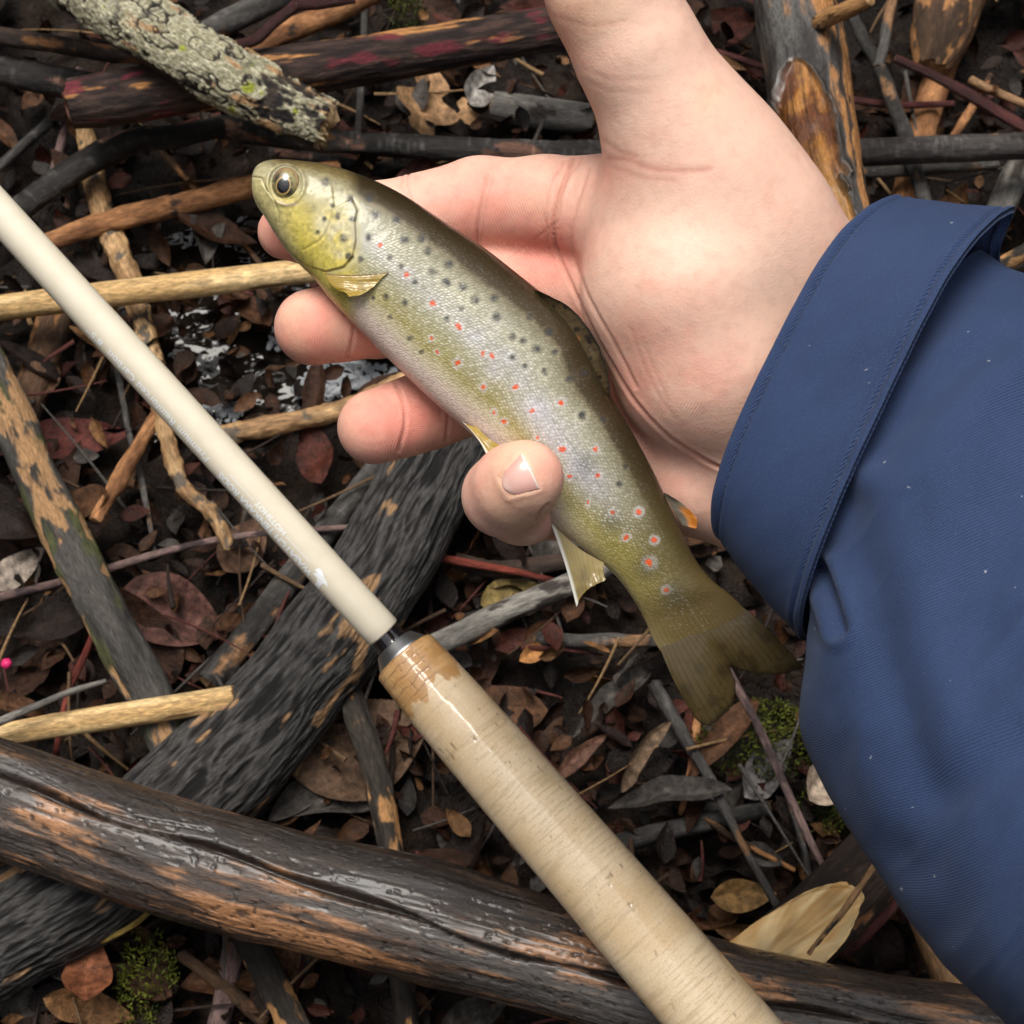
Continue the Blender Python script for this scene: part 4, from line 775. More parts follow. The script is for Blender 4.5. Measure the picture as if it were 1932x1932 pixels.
    sco = np.stack([S / .56 + .5 * ((np.floor(G / .5) % 2)), G / .5, 0 * S], -1); sco = np.stack([S / .66 + .5 * G / .6, G / .6, 0 * S], -1)
    body = obj('trout', V, F, b.m, attrs=dict(Col=col.reshape(-1, 3), scale_co=sco.reshape(-1, 3), sparkle=spk.reshape(-1), scaled=scal.reshape(-1)),
               label='small brown trout with red and black spots lying across the open hand', cat='fish')
    # eye
    def eye(sd):
        nr, na = 26, 64; r = np.linspace(0.0, 1, nr)[:, None]; an = np.linspace(0, 2 * np.pi, na, endpoint=False)[None]
        ex = EYE[0] + 26.5 * r * np.cos(an); ey = EYE[1] + 30.5 * r * np.sin(an)
        k = np.argmin((px - EYE[0]) ** 2 + (py - EYE[1]) ** 2 + (side != sd) * 1e6); z0 = P.reshape(-1, 3)[k, 2]
        E = hp(ex, ey, z0 + sd * (.25 + 1.9 * np.sqrt(np.clip(1.02 - r ** 2, 0, 1)) - .9 * 1 + 0 * an))
        if sd < 0:
            pass
        dxp, dyp = ex - 534.4, ey - 350.2; t = math.radians(-12); u = (dxp * math.cos(t) - dyp * math.sin(t)) / 11.8; v = (dxp * math.sin(t) + dyp * math.cos(t)) / 14.6
        dp = np.hypot(u, v); ang = np.arctan2(dyp, dxp); nz_ = fbm(np.stack([ex * .3, ey * .3, 0 * ex], -1), 3, 90)
        c0 = mix((.11, .095, .045), (.30, .25, .11), sm(-.4, .4, nz_ + .5 * np.cos(ang + 1.0) * (r > .55))); c0 = mix(c0, (.012, .013, .018), np.exp(-((ang - .95) / .55) ** 2) * sm(1.15, 1.4, dp) * .92 + 0 * r)
        c0 = mix(c0, (.015, .015, .018), np.exp(-((ang + 2.2) / .5) ** 2) * sm(1.15, 1.35, dp) * .85); c0 = mix(c0, (.40, .20, .12), np.exp(-((r - .90) / .06) ** 2) * sm(-.2, .6, np.cos(ang + .9)) * .7)
        c0 = mix(c0, (.55, .35, .12), np.exp(-((dp - 1.10) / .075) ** 2)); c0 = mix(c0, (.004, .004, .006), 1 - sm(.97, 1.03, dp))
        m = bpy.data.materials.get('fish_eye')
        if m is None:
            x = NB('fish_eye'); x.l(x.attr('Col').outputs['Color'], x.p.inputs['Base Color']); x.set(Roughness=.25, Coat_Weight=1.0, Coat_Roughness=.01); m = x.m
        Fq = gridF(nr, na, True); Fq = Fq if sd > 0 else Fq[:, ::-1]
        obj('eye', h2w(E).reshape(-1, 3), Fq, m, body, dict(Col=c0.reshape(-1, 3)))
    eye(1.0); eye(-1.0)
    # fins
    fm = NB('fin_membrane'); fc = fm.attr('Col'); fm.l(fc.outputs['Color'], fm.p.inputs['Base Color']); fco = fm.attr('co').outputs['Vector']
    fm.set(Roughness=.3, Coat_Weight=1.0, Coat_Roughness=.04, Specular_IOR_Level=.4); fm.l(fm.bump(fm.noise(fco, .4, 2), .3, .001, to=False), fm.p.inputs['Coat Normal'])
    tr = fm.n('ShaderNodeBsdfTranslucent'); fm.l(fc.outputs['Color'], tr.inputs['Color']); mx = fm.n('ShaderNodeMixShader'); mx.inputs[0].default_value = .3
    fm.l(fm.p.outputs[0], mx.inputs[1]); fm.l(tr.outputs[0], mx.inputs[2])
    ts = fm.n('ShaderNodeBsdfTransparent'); mx2 = fm.n('ShaderNodeMixShader'); fm.l(fm.attr('clear').outputs['Fac'], mx2.inputs[0]); fm.l(mx.outputs[0], mx2.inputs[1]); fm.l(ts.outputs[0], mx2.inputs[2]); fm.l(mx2.outputs[0], fm.out.inputs[0])
    def fin(name, base, tip, z0, z1, nray, cf, bow=0, clear=.1, nu=150, nv=60, ragged=1.5, thick=.22, pw=1):
        Bp = crom(base, nu); Tp = crom(tip, nu); k = np.linspace(0, 1, nu)[:, None]; j = np.linspace(0, 1, nv)[None]
        rg = ragged * fbm(np.stack([k[:, 0] * nray * 1.3, 0 * k[:, 0], 0 * k[:, 0]], -1), 3, 7)
        dirv = Tp - Bp; L = np.linalg.norm(dirv, axis=1)[:, None]; Tp = Tp + dirv / L * rg[:, None]
        X = Bp[:, None, 0] * (1 - j) + Tp[:, None, 0] * j; Yv = Bp[:, None, 1] * (1 - j) + Tp[:, None, 1] * j
        nx, ny = -(Tp - Bp)[:, 1] / L[:, 0], (Tp - Bp)[:, 0] / L[:, 0]; bw = bow * np.sin(np.pi * j) * (2 * k - 1); X = X + bw * nx[:, None]; Yv = Yv + bw * ny[:, None]
        ray = np.abs(np.sin(np.pi * nray * (k + .0 * j))); cz = z0 + (z1 - z0) * j ** pw + .6 * j ** pw * fbm(np.stack([k * 3 + 0 * j, j * 1.5 + 0 * k, 0 * k * j], -1), 3, 13)
        tk = thick * (1.3 - j) + .07 * (1 - ray) * (.3 + .7 * j)
        Pf = hp(X, Yv, cz + tk / 2); Pb = hp(X, Yv, cz - tk / 2); cl = cf(X, Yv, k + 0 * j, j + 0 * k, 1 - sm(0, .45, ray) + 0 * j)
        Vv = h2w(np.stack([Pf, Pb])).reshape(-1, 3); N = nu * nv; F1 = gridF(nu, nv); F2 = F1[:, ::-1] + N
        bd = np.concatenate([np.arange(nv), nv * np.arange(1, nu) + nv - 1, (nu - 1) * nv + np.arange(nv - 2, -1, -1), nv * np.arange(nu - 2, 0, -1)]); nb_ = np.roll(bd, -1)
        F3 = np.stack([bd, nb_, nb_ + N, bd + N], -1)
        cl2 = np.concatenate([cl.reshape(-1, 3)] * 2); cr = np.tile((clear * sm(.4, 1., j + 0 * k)).reshape(-1), 2)
        return obj(name, Vv, np.concatenate([F1, F2, F3]), fm.m, body, dict(Col=cl2, co=np.concatenate([Pf.reshape(-1, 3), Pb.reshape(-1, 3)]), clear=cr))
    def cc(base, ray_c, edge_c=None, edge=.0, lead=None, leadw=.08):
        def f(X, Y, k, j, r):
            nz_ = fbm(np.stack([X * .05, Y * .05, 0 * X], -1), 3, 33); c = mix(np.asarray(base) * np.ones(X.shape + (3,)), np.asarray(base) * .6, sm(-.2, .5, nz_) * sm(.3, .7, j)); c = mix(c, ray_c, r * .6 * (.35 + .65 * sm(0, .3, j)))
            if edge_c is not None: c = mix(c, edge_c, sm(1 - edge, 1, j) * .9)
            if lead is not None: c = mix(c, lead, (1 - sm(leadw * .4, leadw, k)) * .95)
            return c
        return f
    fin('tail_fin', [(1352, 1106), (1334, 1120), (1296, 1142), (1256, 1156), (1224, 1160)], [(1518, 1261), (1482, 1271), (1440, 1273), (1402, 1266), (1378, 1260), (1388, 1292), (1380, 1330), (1352, 1362), (1328, 1368), (1308, 1352)], 0, -3, 21,
        cc((.105, .074, .028), (.04, .026, .010), (.03, .02, .011), .06), 7, .22, 260, 90, 2.5, .34, 3)
    fin('pectoral_fin', [(612, 516), (618, 528), (628, 541), (641, 551)], [(734, 513), (722, 524), (706, 540), (684, 555), (658, 560)], 9.3, 11.2, 9, cc((.50, .34, .06), (.34, .22, .04), (.55, .42, .12), .2, (.20, .12, .04), .08), -4, .12)
    fin('pelvic_fin', [(871, 795), (878, 799), (888, 803), (900, 806)], [(921, 863), (934, 862), (946, 856), (958, 846)], 5.5, 9.5, 7, cc((.46, .31, .04), (.26, .16, .02), None, 0, (.78, .74, .62), .22), 5, .05)
    fin('anal_fin', [(1038, 984), (1060, 1005), (1095, 1036), (1140, 1062)], [(1088, 1146), (1098, 1124), (1116, 1108), (1143, 1094)], 2, 3, 10, cc((.36, .27, .09), (.20, .14, .04), (.32, .22, .06), .1, (.82, .80, .72), .16), 3, .08)
    def dors(X, Y, k, j, r):
        c = cc((.11, .075, .035), (.045, .03, .015), (.012, .010, .009), .25)(X, Y, k, j, r); sp_ = sm(.25, .45, fbm(np.stack([X * .09, Y * .09, 0 * X], -1), 2, 44)); return mix(mix(c, (.02, .016, .014), sp_ * .9), (.5, .14, .03), np.exp(-(((X - 1088) / 5) ** 2 + ((Y - 640) / 5) ** 2)))
    fin('dorsal_fin', [(1004, 546), (1040, 588), (1080, 640), (1112, 690), (1142, 742)], [(1020, 550), (1074, 579), (1118, 630), (1144, 692), (1151, 744)], 4, 6.5, 11, dors, 0, .0, thick=.5)
    fin('adipose_fin', [(1250, 928), (1262, 948), (1276, 972), (1288, 992)], [(1262, 934), (1290, 952), (1314, 978), (1314, 998)], 1, 2.5, 5, lambda X, Y, k, j, r: mix((.16, .14, .10) * np.ones(X.shape + (3,)), (.60, .22, .03), sm(.35, .6, k) * sm(.3, .6, j)), 0, .1, 60, 30, .6, .6)
    return body
build_fish()

# ------------------------------------------------------------------ the hand: one continuous surface
def seg(P, a, b, ra, rb):
    ab = b - a; t = np.clip(((P - a) @ ab) / (ab @ ab), 0, 1); q = P - a - t[..., None] * ab
    return np.sqrt((q * q).sum(-1)) - (ra + (rb - ra) * t)
def smin(a, b, k):
    h = np.maximum(k - np.abs(a - b), 0) / k; return np.minimum(a, b) - h * h * k * .25
def chain(P, pts, k):
    d = None
    for (p, q) in zip(pts[:-1], pts[1:]):
        e = seg(P, hp(*p[:3]).astype(np.float32), hp(*q[:3]).astype(np.float32), p[3], q[3]); d = e if d is None else smin(d, e, k)
    return d
PALM = [[(1150, 402, -11, 10.5), (1300, 500, -10, 14), (1480, 640, -10, 17)],
        [(1170, 545, -19, 10.5), (1330, 620, -16, 13), (1500, 720, -12, 16)],
        [(1196, 690, -20, 10), (1340, 740, -17, 13), (1500, 820, -13, 16)],
        [(1236, 828, -17, 9.5), (1330, 905, -13, 11.5), (1440, 935, -12, 12.5), (1560, 960, -12, 14)],
        [(1480, 560, -8, 17), (1620, 690, -9, 17.5), (1800, 830, -8, 18)], [(1480, 790, -10, 17), (1620, 850, -10, 17), (1800, 960, -8, 17)]]
THEN = [[(1335, 322, 6, 15.0), (1405, 420, 3, 16.5), (1500, 545, -3, 16.5)], [(1285, 410, 4, 15.5), (1300, 540, 4, 18), (1350, 680, 0, 17.5), (1430, 800, -5, 15)], [(1215, 430, -3, 11.5), (1235, 560, -3, 13), (1300, 700, -5, 14)]]
THUMB = [(1325, 310, 7, 14.8), (1262, 205, 11, 13.0), (1205, 100, 15, 11.7), (1150, -15, 18, 11.4), (1100, -125, 19, 10.6), (1072, -190, 19, 8.8)]
INDEX = [(1160, 392, -11, 10.4), (1030, 384, -14, 9.6), (905, 384, -17, 9.4), (700, 424, -15, 8.3), (600, 436, -13, 7.2), (538, 438, -12, 5.8)]
MIDDLE = [(1165, 545, -19, 10.6), (1020, 535, -21, 9.8), (895, 548, -20, 9.4), (715, 598, -14, 8.2), (650, 607, -9, 7.7), (590, 617, -6, 7.9)]
RING = [(1190, 690, -20, 10), (1080, 700, -21, 9.2), (950, 728, -20, 8.9), (806, 774, -13, 7.9), (760, 790, -9, 7.5), (707, 806, -6.5, 7.7)]
PINKY = [(1236, 828, -17, 9.2), (1140, 905, -17, 7.8), (1062, 948, -12, 7.4), (985, 955, -2, 7.5), (950, 935, 6, 7.8), (972, 916, 12, 7.9), (992, 902, 16, 7.4)]
def hand_sdf(P):
    P = P.astype(np.float32); d = None
    for c in PALM: e = chain(P, c, 4); d = e if d is None else smin(d, e, 9)
    t = None
    for c in THEN: e = chain(P, c, 5); t = e if t is None else smin(t, e, 8)
    d = smin(d, t, 5); d = smin(d, chain(P, THUMB, 4), 9)
    for f, k in ((INDEX, 4.5), (MIDDLE, 3), (RING, 3), (PINKY, 3)): d = smin(d, chain(P, f, 2.5), k)
    return d
def surface_nets(f, lo, hi, h):
    n = np.ceil((hi - lo) / h).astype(int); n = (n // 4 + 1) * 4; cs = 4 * h
    cg = np.stack(np.meshgrid(*[lo[i] + (np.arange(n[i] // 4) + .5) * cs - h / 2 for i in range(3)], indexing='ij'), -1)
    cv = f(cg); near = np.abs(cv) < cs * 1.25
    S = np.repeat(np.repeat(np.repeat(cv, 4, 0), 4, 1), 4, 2).astype(np.float32); M = np.repeat(np.repeat(np.repeat(near, 4, 0), 4, 1), 4, 2)
    I = np.argwhere(M); S[M] = f(lo + I * h)
    ins = S < 0; cnt = sum(ins[a:n[0] - 1 + a, b:n[1] - 1 + b, c:n[2] - 1 + c].astype(np.int8) for a in (0, 1) for b in (0, 1) for c in (0, 1))
    act = (cnt > 0) & (cnt < 8); A = np.argwhere(act); ids = np.full(act.shape, -1, np.int64); ids[act] = np.arange(len(A))
    ps = np.zeros((len(A), 3)); pc = np.zeros(len(A))
    cor = [(a, b, c) for a in (0, 1) for b in (0, 1) for c in (0, 1)]
    for u in cor:
        for ax in range(3):
            if u[ax]: continue
            v = list(u); v[ax] = 1
            s0 = S[A[:, 0] + u[0], A[:, 1] + u[1], A[:, 2] + u[2]]; s1 = S[A[:, 0] + v[0], A[:, 1] + v[1], A[:, 2] + v[2]]
            m = (s0 < 0) != (s1 < 0); t = np.where(m, s0 / np.where(m, s0 - s1, 1), 0); q = np.tile(np.array(u, float), (len(A), 1)); q[:, ax] += t; ps += q * m[:, None]; pc += m
    V = lo + (A + ps / pc[:, None]) * h; Fs = []
    for ax in range(3):
        o1, o2 = [(1, 2), (2, 0), (0, 1)][ax]; sl0 = [slice(1, -1)] * 3; sl1 = [slice(1, -1)] * 3; sl0[ax] = slice(0, -1); sl1[ax] = slice(1, None)
        a_, b_ = ins[tuple(sl0)], ins[tuple(sl1)]; E = np.argwhere(a_ != b_); flip = a_[a_ != b_]
        E = E + np.array([0 if i == ax else 1 for i in range(3)])
        def cid(d1, d2):
            q = E.copy(); q[:, o1] -= d1; q[:, o2] -= d2; q = np.clip(q, 0, np.array(ids.shape) - 1); return ids[q[:, 0], q[:, 1], q[:, 2]]
        Q = np.stack([cid(1, 1), cid(0, 1), cid(0, 0), cid(1, 0)], -1); Q[~flip] = Q[~flip][:, ::-1]; Fs.append(Q[(Q >= 0).all(1)])
    return V, np.concatenate(Fs)
CREASES = [  # polyline, depth mm, width px, redness
 ([(1082, 300), (1052, 380), (1046, 450), (1075, 530), (1112, 610), (1150, 680), (1200, 760), (1260, 822), (1330, 868), (1375, 890)], .55, 3.2, .55),
 ([(1110, 320), (1085, 400), (1080, 470), (1110, 560), (1160, 650), (1200, 730)], .25, 3.5, .25), ([(1098, 300), (1066, 350), (1052, 420)], .25, 2.2, .3),
 ([(920, 330), (908, 390), (900, 450), (912, 480)], .5, 2.6, .5), ([(930, 340), (914, 400), (908, 455)], .2, 2, .3), ([(772, 322), (770, 350), (778, 385)], .25, 2.2, .3), ([(760, 326), (757, 352)], .18, 2, .2),
 ([(1065, 305), (1040, 350), (1030, 410), (1036, 470)], .25, 2.2, .35), ([(1050, 420), (985, 470), (945, 500)], .12, 2, .2), ([(1010, 350), (1030, 420), (1060, 500)], .10, 2, .15),
 ([(1148, 300), (1185, 302), (1225, 318), (1280, 322), (1340, 318)], .07, 6, .5), ([(1150, 310), (1200, 332), (1270, 340)], .04, 6, .3), ([(1135, 262), (1165, 285), (1200, 296)], .06, 5, .3),
 ([(1100, 130), (1160, 150), (1240, 148)], .035, 5, .15), ([(1095, 150), (1150, 172), (1220, 176)], .03, 5, .12), ([(1040, 30), (1110, 48), (1180, 40)], .04, 5, .2),
 ([(662, 560), (668, 605), (664, 650), (655, 675)], .32, 3.2, .4), ([(746, 722), (762, 760), (764, 805), (752, 850)], .38, 3.4, .4), ([(838, 735), (846, 780), (842, 830)], .28, 3, .35), ([(826, 740), (832, 780)], .15, 2.2, .2),
 ([(1010, 985), (1022, 965), (1034, 952)], .35, 2.6, .4), ([(1310, 690), (1350, 716), (1400, 728)], .015, 6, .12), ([(1210, 640), (1235, 700), (1262, 760)], .05, 4, .15), ([(1190, 620), (1215, 690), (1245, 750), (1275, 790)], .06, 4, .2)]
def build_hand():
    lo = np.array([-62., -14., -44.]); hi = np.array([98., 130., 36.]); lo[1] = -30.
    V, F = surface_nets(hand_sdf, lo, hi, .85)
    me = mesh('tmp', V, F, None); o = bpy.data.objects.new('tmp', me); SC.collection.objects.link(o)
    m0 = o.modifiers.new('s', 'SMOOTH'); m0.factor = .5; m0.iterations = 2; m1 = o.modifiers.new('d', 'SUBSURF'); m1.levels = 1; m1.render_levels = 1
    dg = bpy.context.evaluated_depsgraph_get(); ev = bpy.data.meshes.new_from_object(o.evaluated_get(dg)); bpy.data.objects.remove(o)
    n = len(ev.vertices); P = np.empty(n * 3, np.float32); ev.vertices.foreach_get('co', P); P = P.reshape(-1, 3).astype(float)
    N = np.empty(n * 3, np.float32); ev.vertex_normals.foreach_get('vector', N); N = N.reshape(-1, 3).astype(float)
    Q = np.empty(len(ev.polygons) * 4, np.int32); ev.loops.foreach_get('vertex_index', Q); Q = Q.reshape(-1, 4); bpy.data.meshes.remove(ev)
    px, py = h2px(P); fr = sm(-.05, .35, N[:, 2])
    # which digit
    tips = [(538, 438, -12), (588, 617, -6), (706, 806, -6), (995, 898, 16)]
    red = np.zeros(n)
    for (x, y, r, k) in [(545, 440, 70, 1.), (590, 622, 95, .95), (712, 806, 95, .95), (985, 905, 90, .75), (960, 420, 110, .6), (1010, 500, 90, .6), (860, 360, 80, .35), (1260, 880, 90, .3), (1180, 740, 60, .5), (1045, 470, 50, .5), (1250, 640, 60, .3), (1330, 700, 60, .35), (1150, 330, 50, .35), (1060, 20, 60, .5), (800, 790, 60, .55), (690, 600, 50, .55), (1390, 560, 60, .2)]:
        red = red + k * np.exp(-(((px - x) ** 2 + (py - y) ** 2) / r ** 2))
    bl = fbm(P * .09, 4, 3); red = np.clip(red + .34 * bl + .24 * fbm(P * .35, 3, 8), 0, 1)
    col = mix((.79, .50, .39), (.74, .285, .22), red)
    pale = np.exp(-(((px - 1300) / 120) ** 2 + ((py - 430) / 130) ** 2)) + .8 * np.exp(-(((px - 1230) / 90) ** 2 + ((py - 120) / 150) ** 2)) + .6 * np.exp(-(((px - 1450) / 90) ** 2 + ((py - 500) / 120) ** 2))
    col = mix(col, (.77, .56, .44), np.clip(pale, 0, 1) * .55); col = mix(col, (.74, .57, .36), sm(.15, .5, fbm(P * np.array([.05, .03, .05]) + 4, 3, 19)) * .35)
    D = .10 * fbm(P * .12, 3, 5) + .035 * fbm(P * .6, 3, 6)
    jx = 2.2 * fbm(P * .35, 2, 41); jy = 2.2 * fbm(P * .35 + 5, 2, 42)
    for pl, dep, wd, rd in CREASES:
        pl = crom(pl, 40) if len(pl) > 2 else np.array(pl, float); w_ = (px > pl[:, 0].min() - 30) & (px < pl[:, 0].max() + 30) & (py > pl[:, 1].min() - 30) & (py < pl[:, 1].max() + 30) & (fr > 0)
        d = polydist(px[w_] + jx[w_] * .5, py[w_] + jy[w_] * .5, pl); g = np.exp(-(d / wd) ** 2) * fr[w_]; D[w_] -= dep * g - .25 * dep * np.exp(-((d - 2.2 * wd) / (1.5 * wd)) ** 2) * fr[w_]
        col[w_] = mix(col[w_], (.56, .25, .19), np.clip(g * rd + .35 * rd * np.exp(-(d / (wd * 4)) ** 2) * fr[w_], 0, 1))
    # nail bed of the little finger
    NC = np.array([(984.5, 856), (1019, 922), (960, 938), (940, 902)]); nb = inpoly(px, py, NC) & (N[:, 2] > .1); dn = polydist(px, py, np.vstack([NC, NC[:1]])); inn = np.where(nb, 1, 0)
    D += np.where(N[:, 2] > .1, .16 * np.exp(-((dn - 5) / 6) ** 2) * (1 - inn) - .10 * inn, 0) * (np.hypot(px - 978, py - 900) < 80)
    P = P + N * D[:, None]
    # papillary ridges: phase in mm
    ph = py * .107; amp = 0 * fr
    for (x, y, r, cx, cy) in [(560, 440, 90, 640, 470), (590, 617, 100, 690, 650), (712, 806, 100, 800, 850), (985, 905, 0, 0, 0)]:
        if r == 0: continue
        w_ = np.hypot(px - x, py - y) < r; ph[w_] = np.hypot(px[w_] - cx, (py[w_] - cy) * 1.25) * .107; amp[w_] = 1.0 * fr[w_]
    w_ = (px > 760) & (px < 1050) & (py < 620) & (py > 290); ph[w_] = (px[w_] * .93 - py[w_] * .35) * .107 + .8 * fbm(P[w_] * .05, 2, 55); amp[w_] = .7 * fr[w_]
    w_ = (px > 1140) & (px < 1330) & (py > 760); ph[w_] = (px[w_] * .8 + py[w_] * .55) * .107 + .8 * fbm(P[w_] * .05, 2, 56); amp[w_] = .5 * fr[w_]
    b = NB('skin'); c = b.attr('Col'); g = b.n('ShaderNodeTexCoord').outputs['Object']; n1 = b.noise(g, 420, 4, .6); n2 = b.noise(g, 1500, 2, .5)
    b.l(b.mixc(1.0, c.outputs['Color'], b.ramp(n1, [(.3, (.93, .90, .89)), (.5, (1, 1, 1)), (.7, (1.04, 1.03, 1.02))]), 'MULTIPLY'), b.p.inputs['Base Color'])
    sn = b.math('MULTIPLY', b.math('SINE', b.math('MULTIPLY', b.attr('ridge').outputs['Fac'], 2 * math.pi / .52)), b.attr('ridge_amp').outputs['Fac'])
    vo = b.n('ShaderNodeTexVoronoi', feature='DISTANCE_TO_EDGE'); vo.inputs['Scale'].default_value = 1300; b.l(g, vo.inputs['Vector'])
    n_1 = b.bump(b.math('ADD', n2, b.math('MULTIPLY', vo.outputs[0], 1.2)), .15, .0004, to=False); b.bump(sn, .30, .00012, n_1)
    b.set(Roughness=.55, Subsurface_Weight=.22, Subsurface_Scale=.004, Subsurface_Radius=(1.0, .35, .2), Specular_IOR_Level=.35)
    W = h2w(P)
    per = obj('person', W, Q, b.m, attrs=dict(Col=col, ridge=ph, ridge_amp=amp), label='open right hand in a navy jacket sleeve, little finger curled over the trout', cat='person')
    # fingernail
    nu, nv = 26, 22; k = np.linspace(0, 1, nu)[:, None]; j = np.linspace(-1, 1, nv)[None]
    tipm = (NC[0] + NC[1]) / 2; cutm = (NC[3] + NC[2]) / 2; half_t = (NC[1] - NC[0]) / 2; half_c = (NC[2] - NC[3]) / 2
    cx = cutm[0] * (1 - k) + tipm[0] * k; cy = cutm[1] * (1 - k) + tipm[1] * k
    hwk = np.sqrt(np.clip(1 - (1 - np.clip(k / .35, 0, 1)) ** 2, .15, 1)); shx = (half_c[0] * (1 - k) + half_t[0] * k); shy = (half_c[1] * (1 - k) + half_t[1] * k)
    bowx = -(tipm - cutm) * .10; X = cx + shx * j * hwk * .98 + bowx[0] * (k > .5) * (1 - j * j) * (k - .5) * -.6; Y = cy + shy * j * hwk * 1.02
    z = np.full(X.shape, 32.)
    for _ in range(60): z = z - np.clip(hand_sdf(hp(X, Y, z)), 0, 3) * .8
    # follow the curve but stay smooth and a little proud
    for _ in range(6): z[1:-1, 1:-1] = (z[:-2, 1:-1] + z[2:, 1:-1] + z[1:-1, :-2] + z[1:-1, 2:]) / 4
    z = z - .12 + .30 * (1 - j ** 4) + .16 * k ** 3
    nc = mix((.68, .36, .31) * np.ones(X.shape + (3,)), (.74, .47, .41), sm(.2, 1, 1 - j ** 2 + 0 * k) * .5); nc = mix(nc, (.82, .62, .55), (1 - sm(.1, .3, k)) * .4 + 0 * j); nc = mix(nc, (.86, .76, .68), sm(.93, .98, k) + 0 * j)
    top = h2w(hp(X, Y, z)); bot = h2w(hp(X, Y, z - .4)); Vn = np.concatenate([top.reshape(-1, 3), bot.reshape(-1, 3)]); Nn = nu * nv; F1 = gridF(nu, nv)
    bd = np.concatenate([np.arange(nv), nv * np.arange(1, nu) + nv - 1, (nu - 1) * nv + np.arange(nv - 2, -1, -1), nv * np.arange(nu - 2, 0, -1)]); b2 = np.roll(bd, -1)
    x = NB('nail'); x.l(x.attr('Col').outputs['Color'], x.p.inputs['Base Color']); x.set(Roughness=.28, Coat_Weight=.4, Coat_Roughness=.12, Subsurface_Weight=.1, Subsurface_Scale=.002)
    gg = x.n('ShaderNodeTexCoord').outputs['Object']; x.bump(x.noise(gg, 900, 2), .05, .0002)
    obj('fingernail', Vn, np.concatenate([F1, F1[:, ::-1] + Nn, np.stack([bd, b2, b2 + Nn, bd + Nn], -1)]), x.m, per, dict(Col=np.concatenate([nc.reshape(-1, 3)] * 2)))
    return per
PERSON = build_hand()

# ------------------------------------------------------------------ jacket cuff and sleeve
def cloth_material():
    b = NB('navy_twill'); co = b.attr('co').outputs['Vector']; g = b.n('ShaderNodeTexCoord').outputs['Object']
    n1 = b.noise(co, .05, 4, .6); n2 = b.noise(co, 2.4, 3, .6)
    sp = b.n('ShaderNodeSeparateXYZ'); b.l(co, sp.inputs[0])
    tw = b.math('SINE', b.math('MULTIPLY', b.math('ADD', sp.outputs[0], b.math('MULTIPLY', sp.outputs[1], .55)), 2 * math.pi / .62)); we = b.math('SINE', b.math('MULTIPLY', sp.outputs[1], 2 * math.pi / .38))
    base = b.ramp(n1, [(.3, (.010, .023, .070)), (.7, (.018, .036, .100))]); lint = b.ramp(b.noise(co, .55, 2, .4), [(.755, 0.0), (.79, .6)])
    c = b.mixc(b.math('MULTIPLY', b.math('ADD', tw, 1.0), .22), base, (.045, .075, .165)); c = b.mixc(b.ramp(n2, [(.52, 0.0), (.75, .35)]), c, (.075, .11, .20)); c = b.mixc(lint, c, (.5, .52, .55)); b.l(c, b.p.inputs['Base Color'])
    b.bump(b.math('ADD', b.math('ADD', tw, b.math('MULTIPLY', we, .4)), b.math('MULTIPLY', n2, 1.2)), .4, .0002)
    b.set(Roughness=.78, Sheen_Weight=.08, Sheen_Roughness=.45, Sheen_Tint=(.6, .7, .9, 1), Specular_IOR_Level=.3)
    return b.m
M_CLOTH = cloth_material()
def ring_surface(rows, nu, nphi, sq=2.0, top=2.3):
    """rows: Lx,Ly,Rx,Ry, bow x, bow y (photograph units at the front), z mm, bulge mm"""
    q = crom(np.column_stack([(np.array(rows)[:, 0] + np.array(rows)[:, 2]) / 2, (np.array(rows)[:, 1] + np.array(rows)[:, 3]) / 2, np.array(rows)]), nu)[:, 2:]
    phi = np.linspace(-.5 * np.pi, 1.5 * np.pi, nphi, endpoint=False); c, s = np.cos(phi), np.sin(phi)      # phi = pi/2 faces the viewer
    s = np.where(s < 0, s * (1 - .85 * sm(.1, .7, c) * (top > 3)), s); sb = s; pw = np.where(c > 0, 2 / top, 2 / sq); c = np.sign(c) * np.abs(c) ** pw; s = np.sign(s) * np.abs(s) ** (2 / sq)
    X = ((q[:, 0] + q[:, 2]) / 2)[:, None] + ((q[:, 2] - q[:, 0]) / 2)[:, None] * c + q[:, 4][:, None] * sb
    Y = ((q[:, 1] + q[:, 3]) / 2)[:, None] + ((q[:, 3] - q[:, 1]) / 2)[:, None] * c + q[:, 5][:, None] * sb
    Z = q[:, 6][:, None] + q[:, 7][:, None] * s
    P = hp(X, Y, Z); du = np.linalg.norm(np.diff(P, axis=0), axis=2); dv = np.linalg.norm(np.diff(P, axis=1), axis=2)
    U = np.concatenate([np.zeros((1, nphi)), np.cumsum(du, 0)], 0); Vv = np.concatenate([np.zeros((nu, 1)), np.cumsum(dv, 1)], 1)
    return P, np.stack([U.mean(1, keepdims=True) + 0 * U, Vv, 0 * U], -1), phi
def gridnormals(P):
    du = np.gradient(P, axis=0); dv = np.roll(P, -1, 1) - np.roll(P, 1, 1); n = np.cross(dv, du); return n / (np.linalg.norm(n, axis=-1, keepdims=True) + 1e-9)
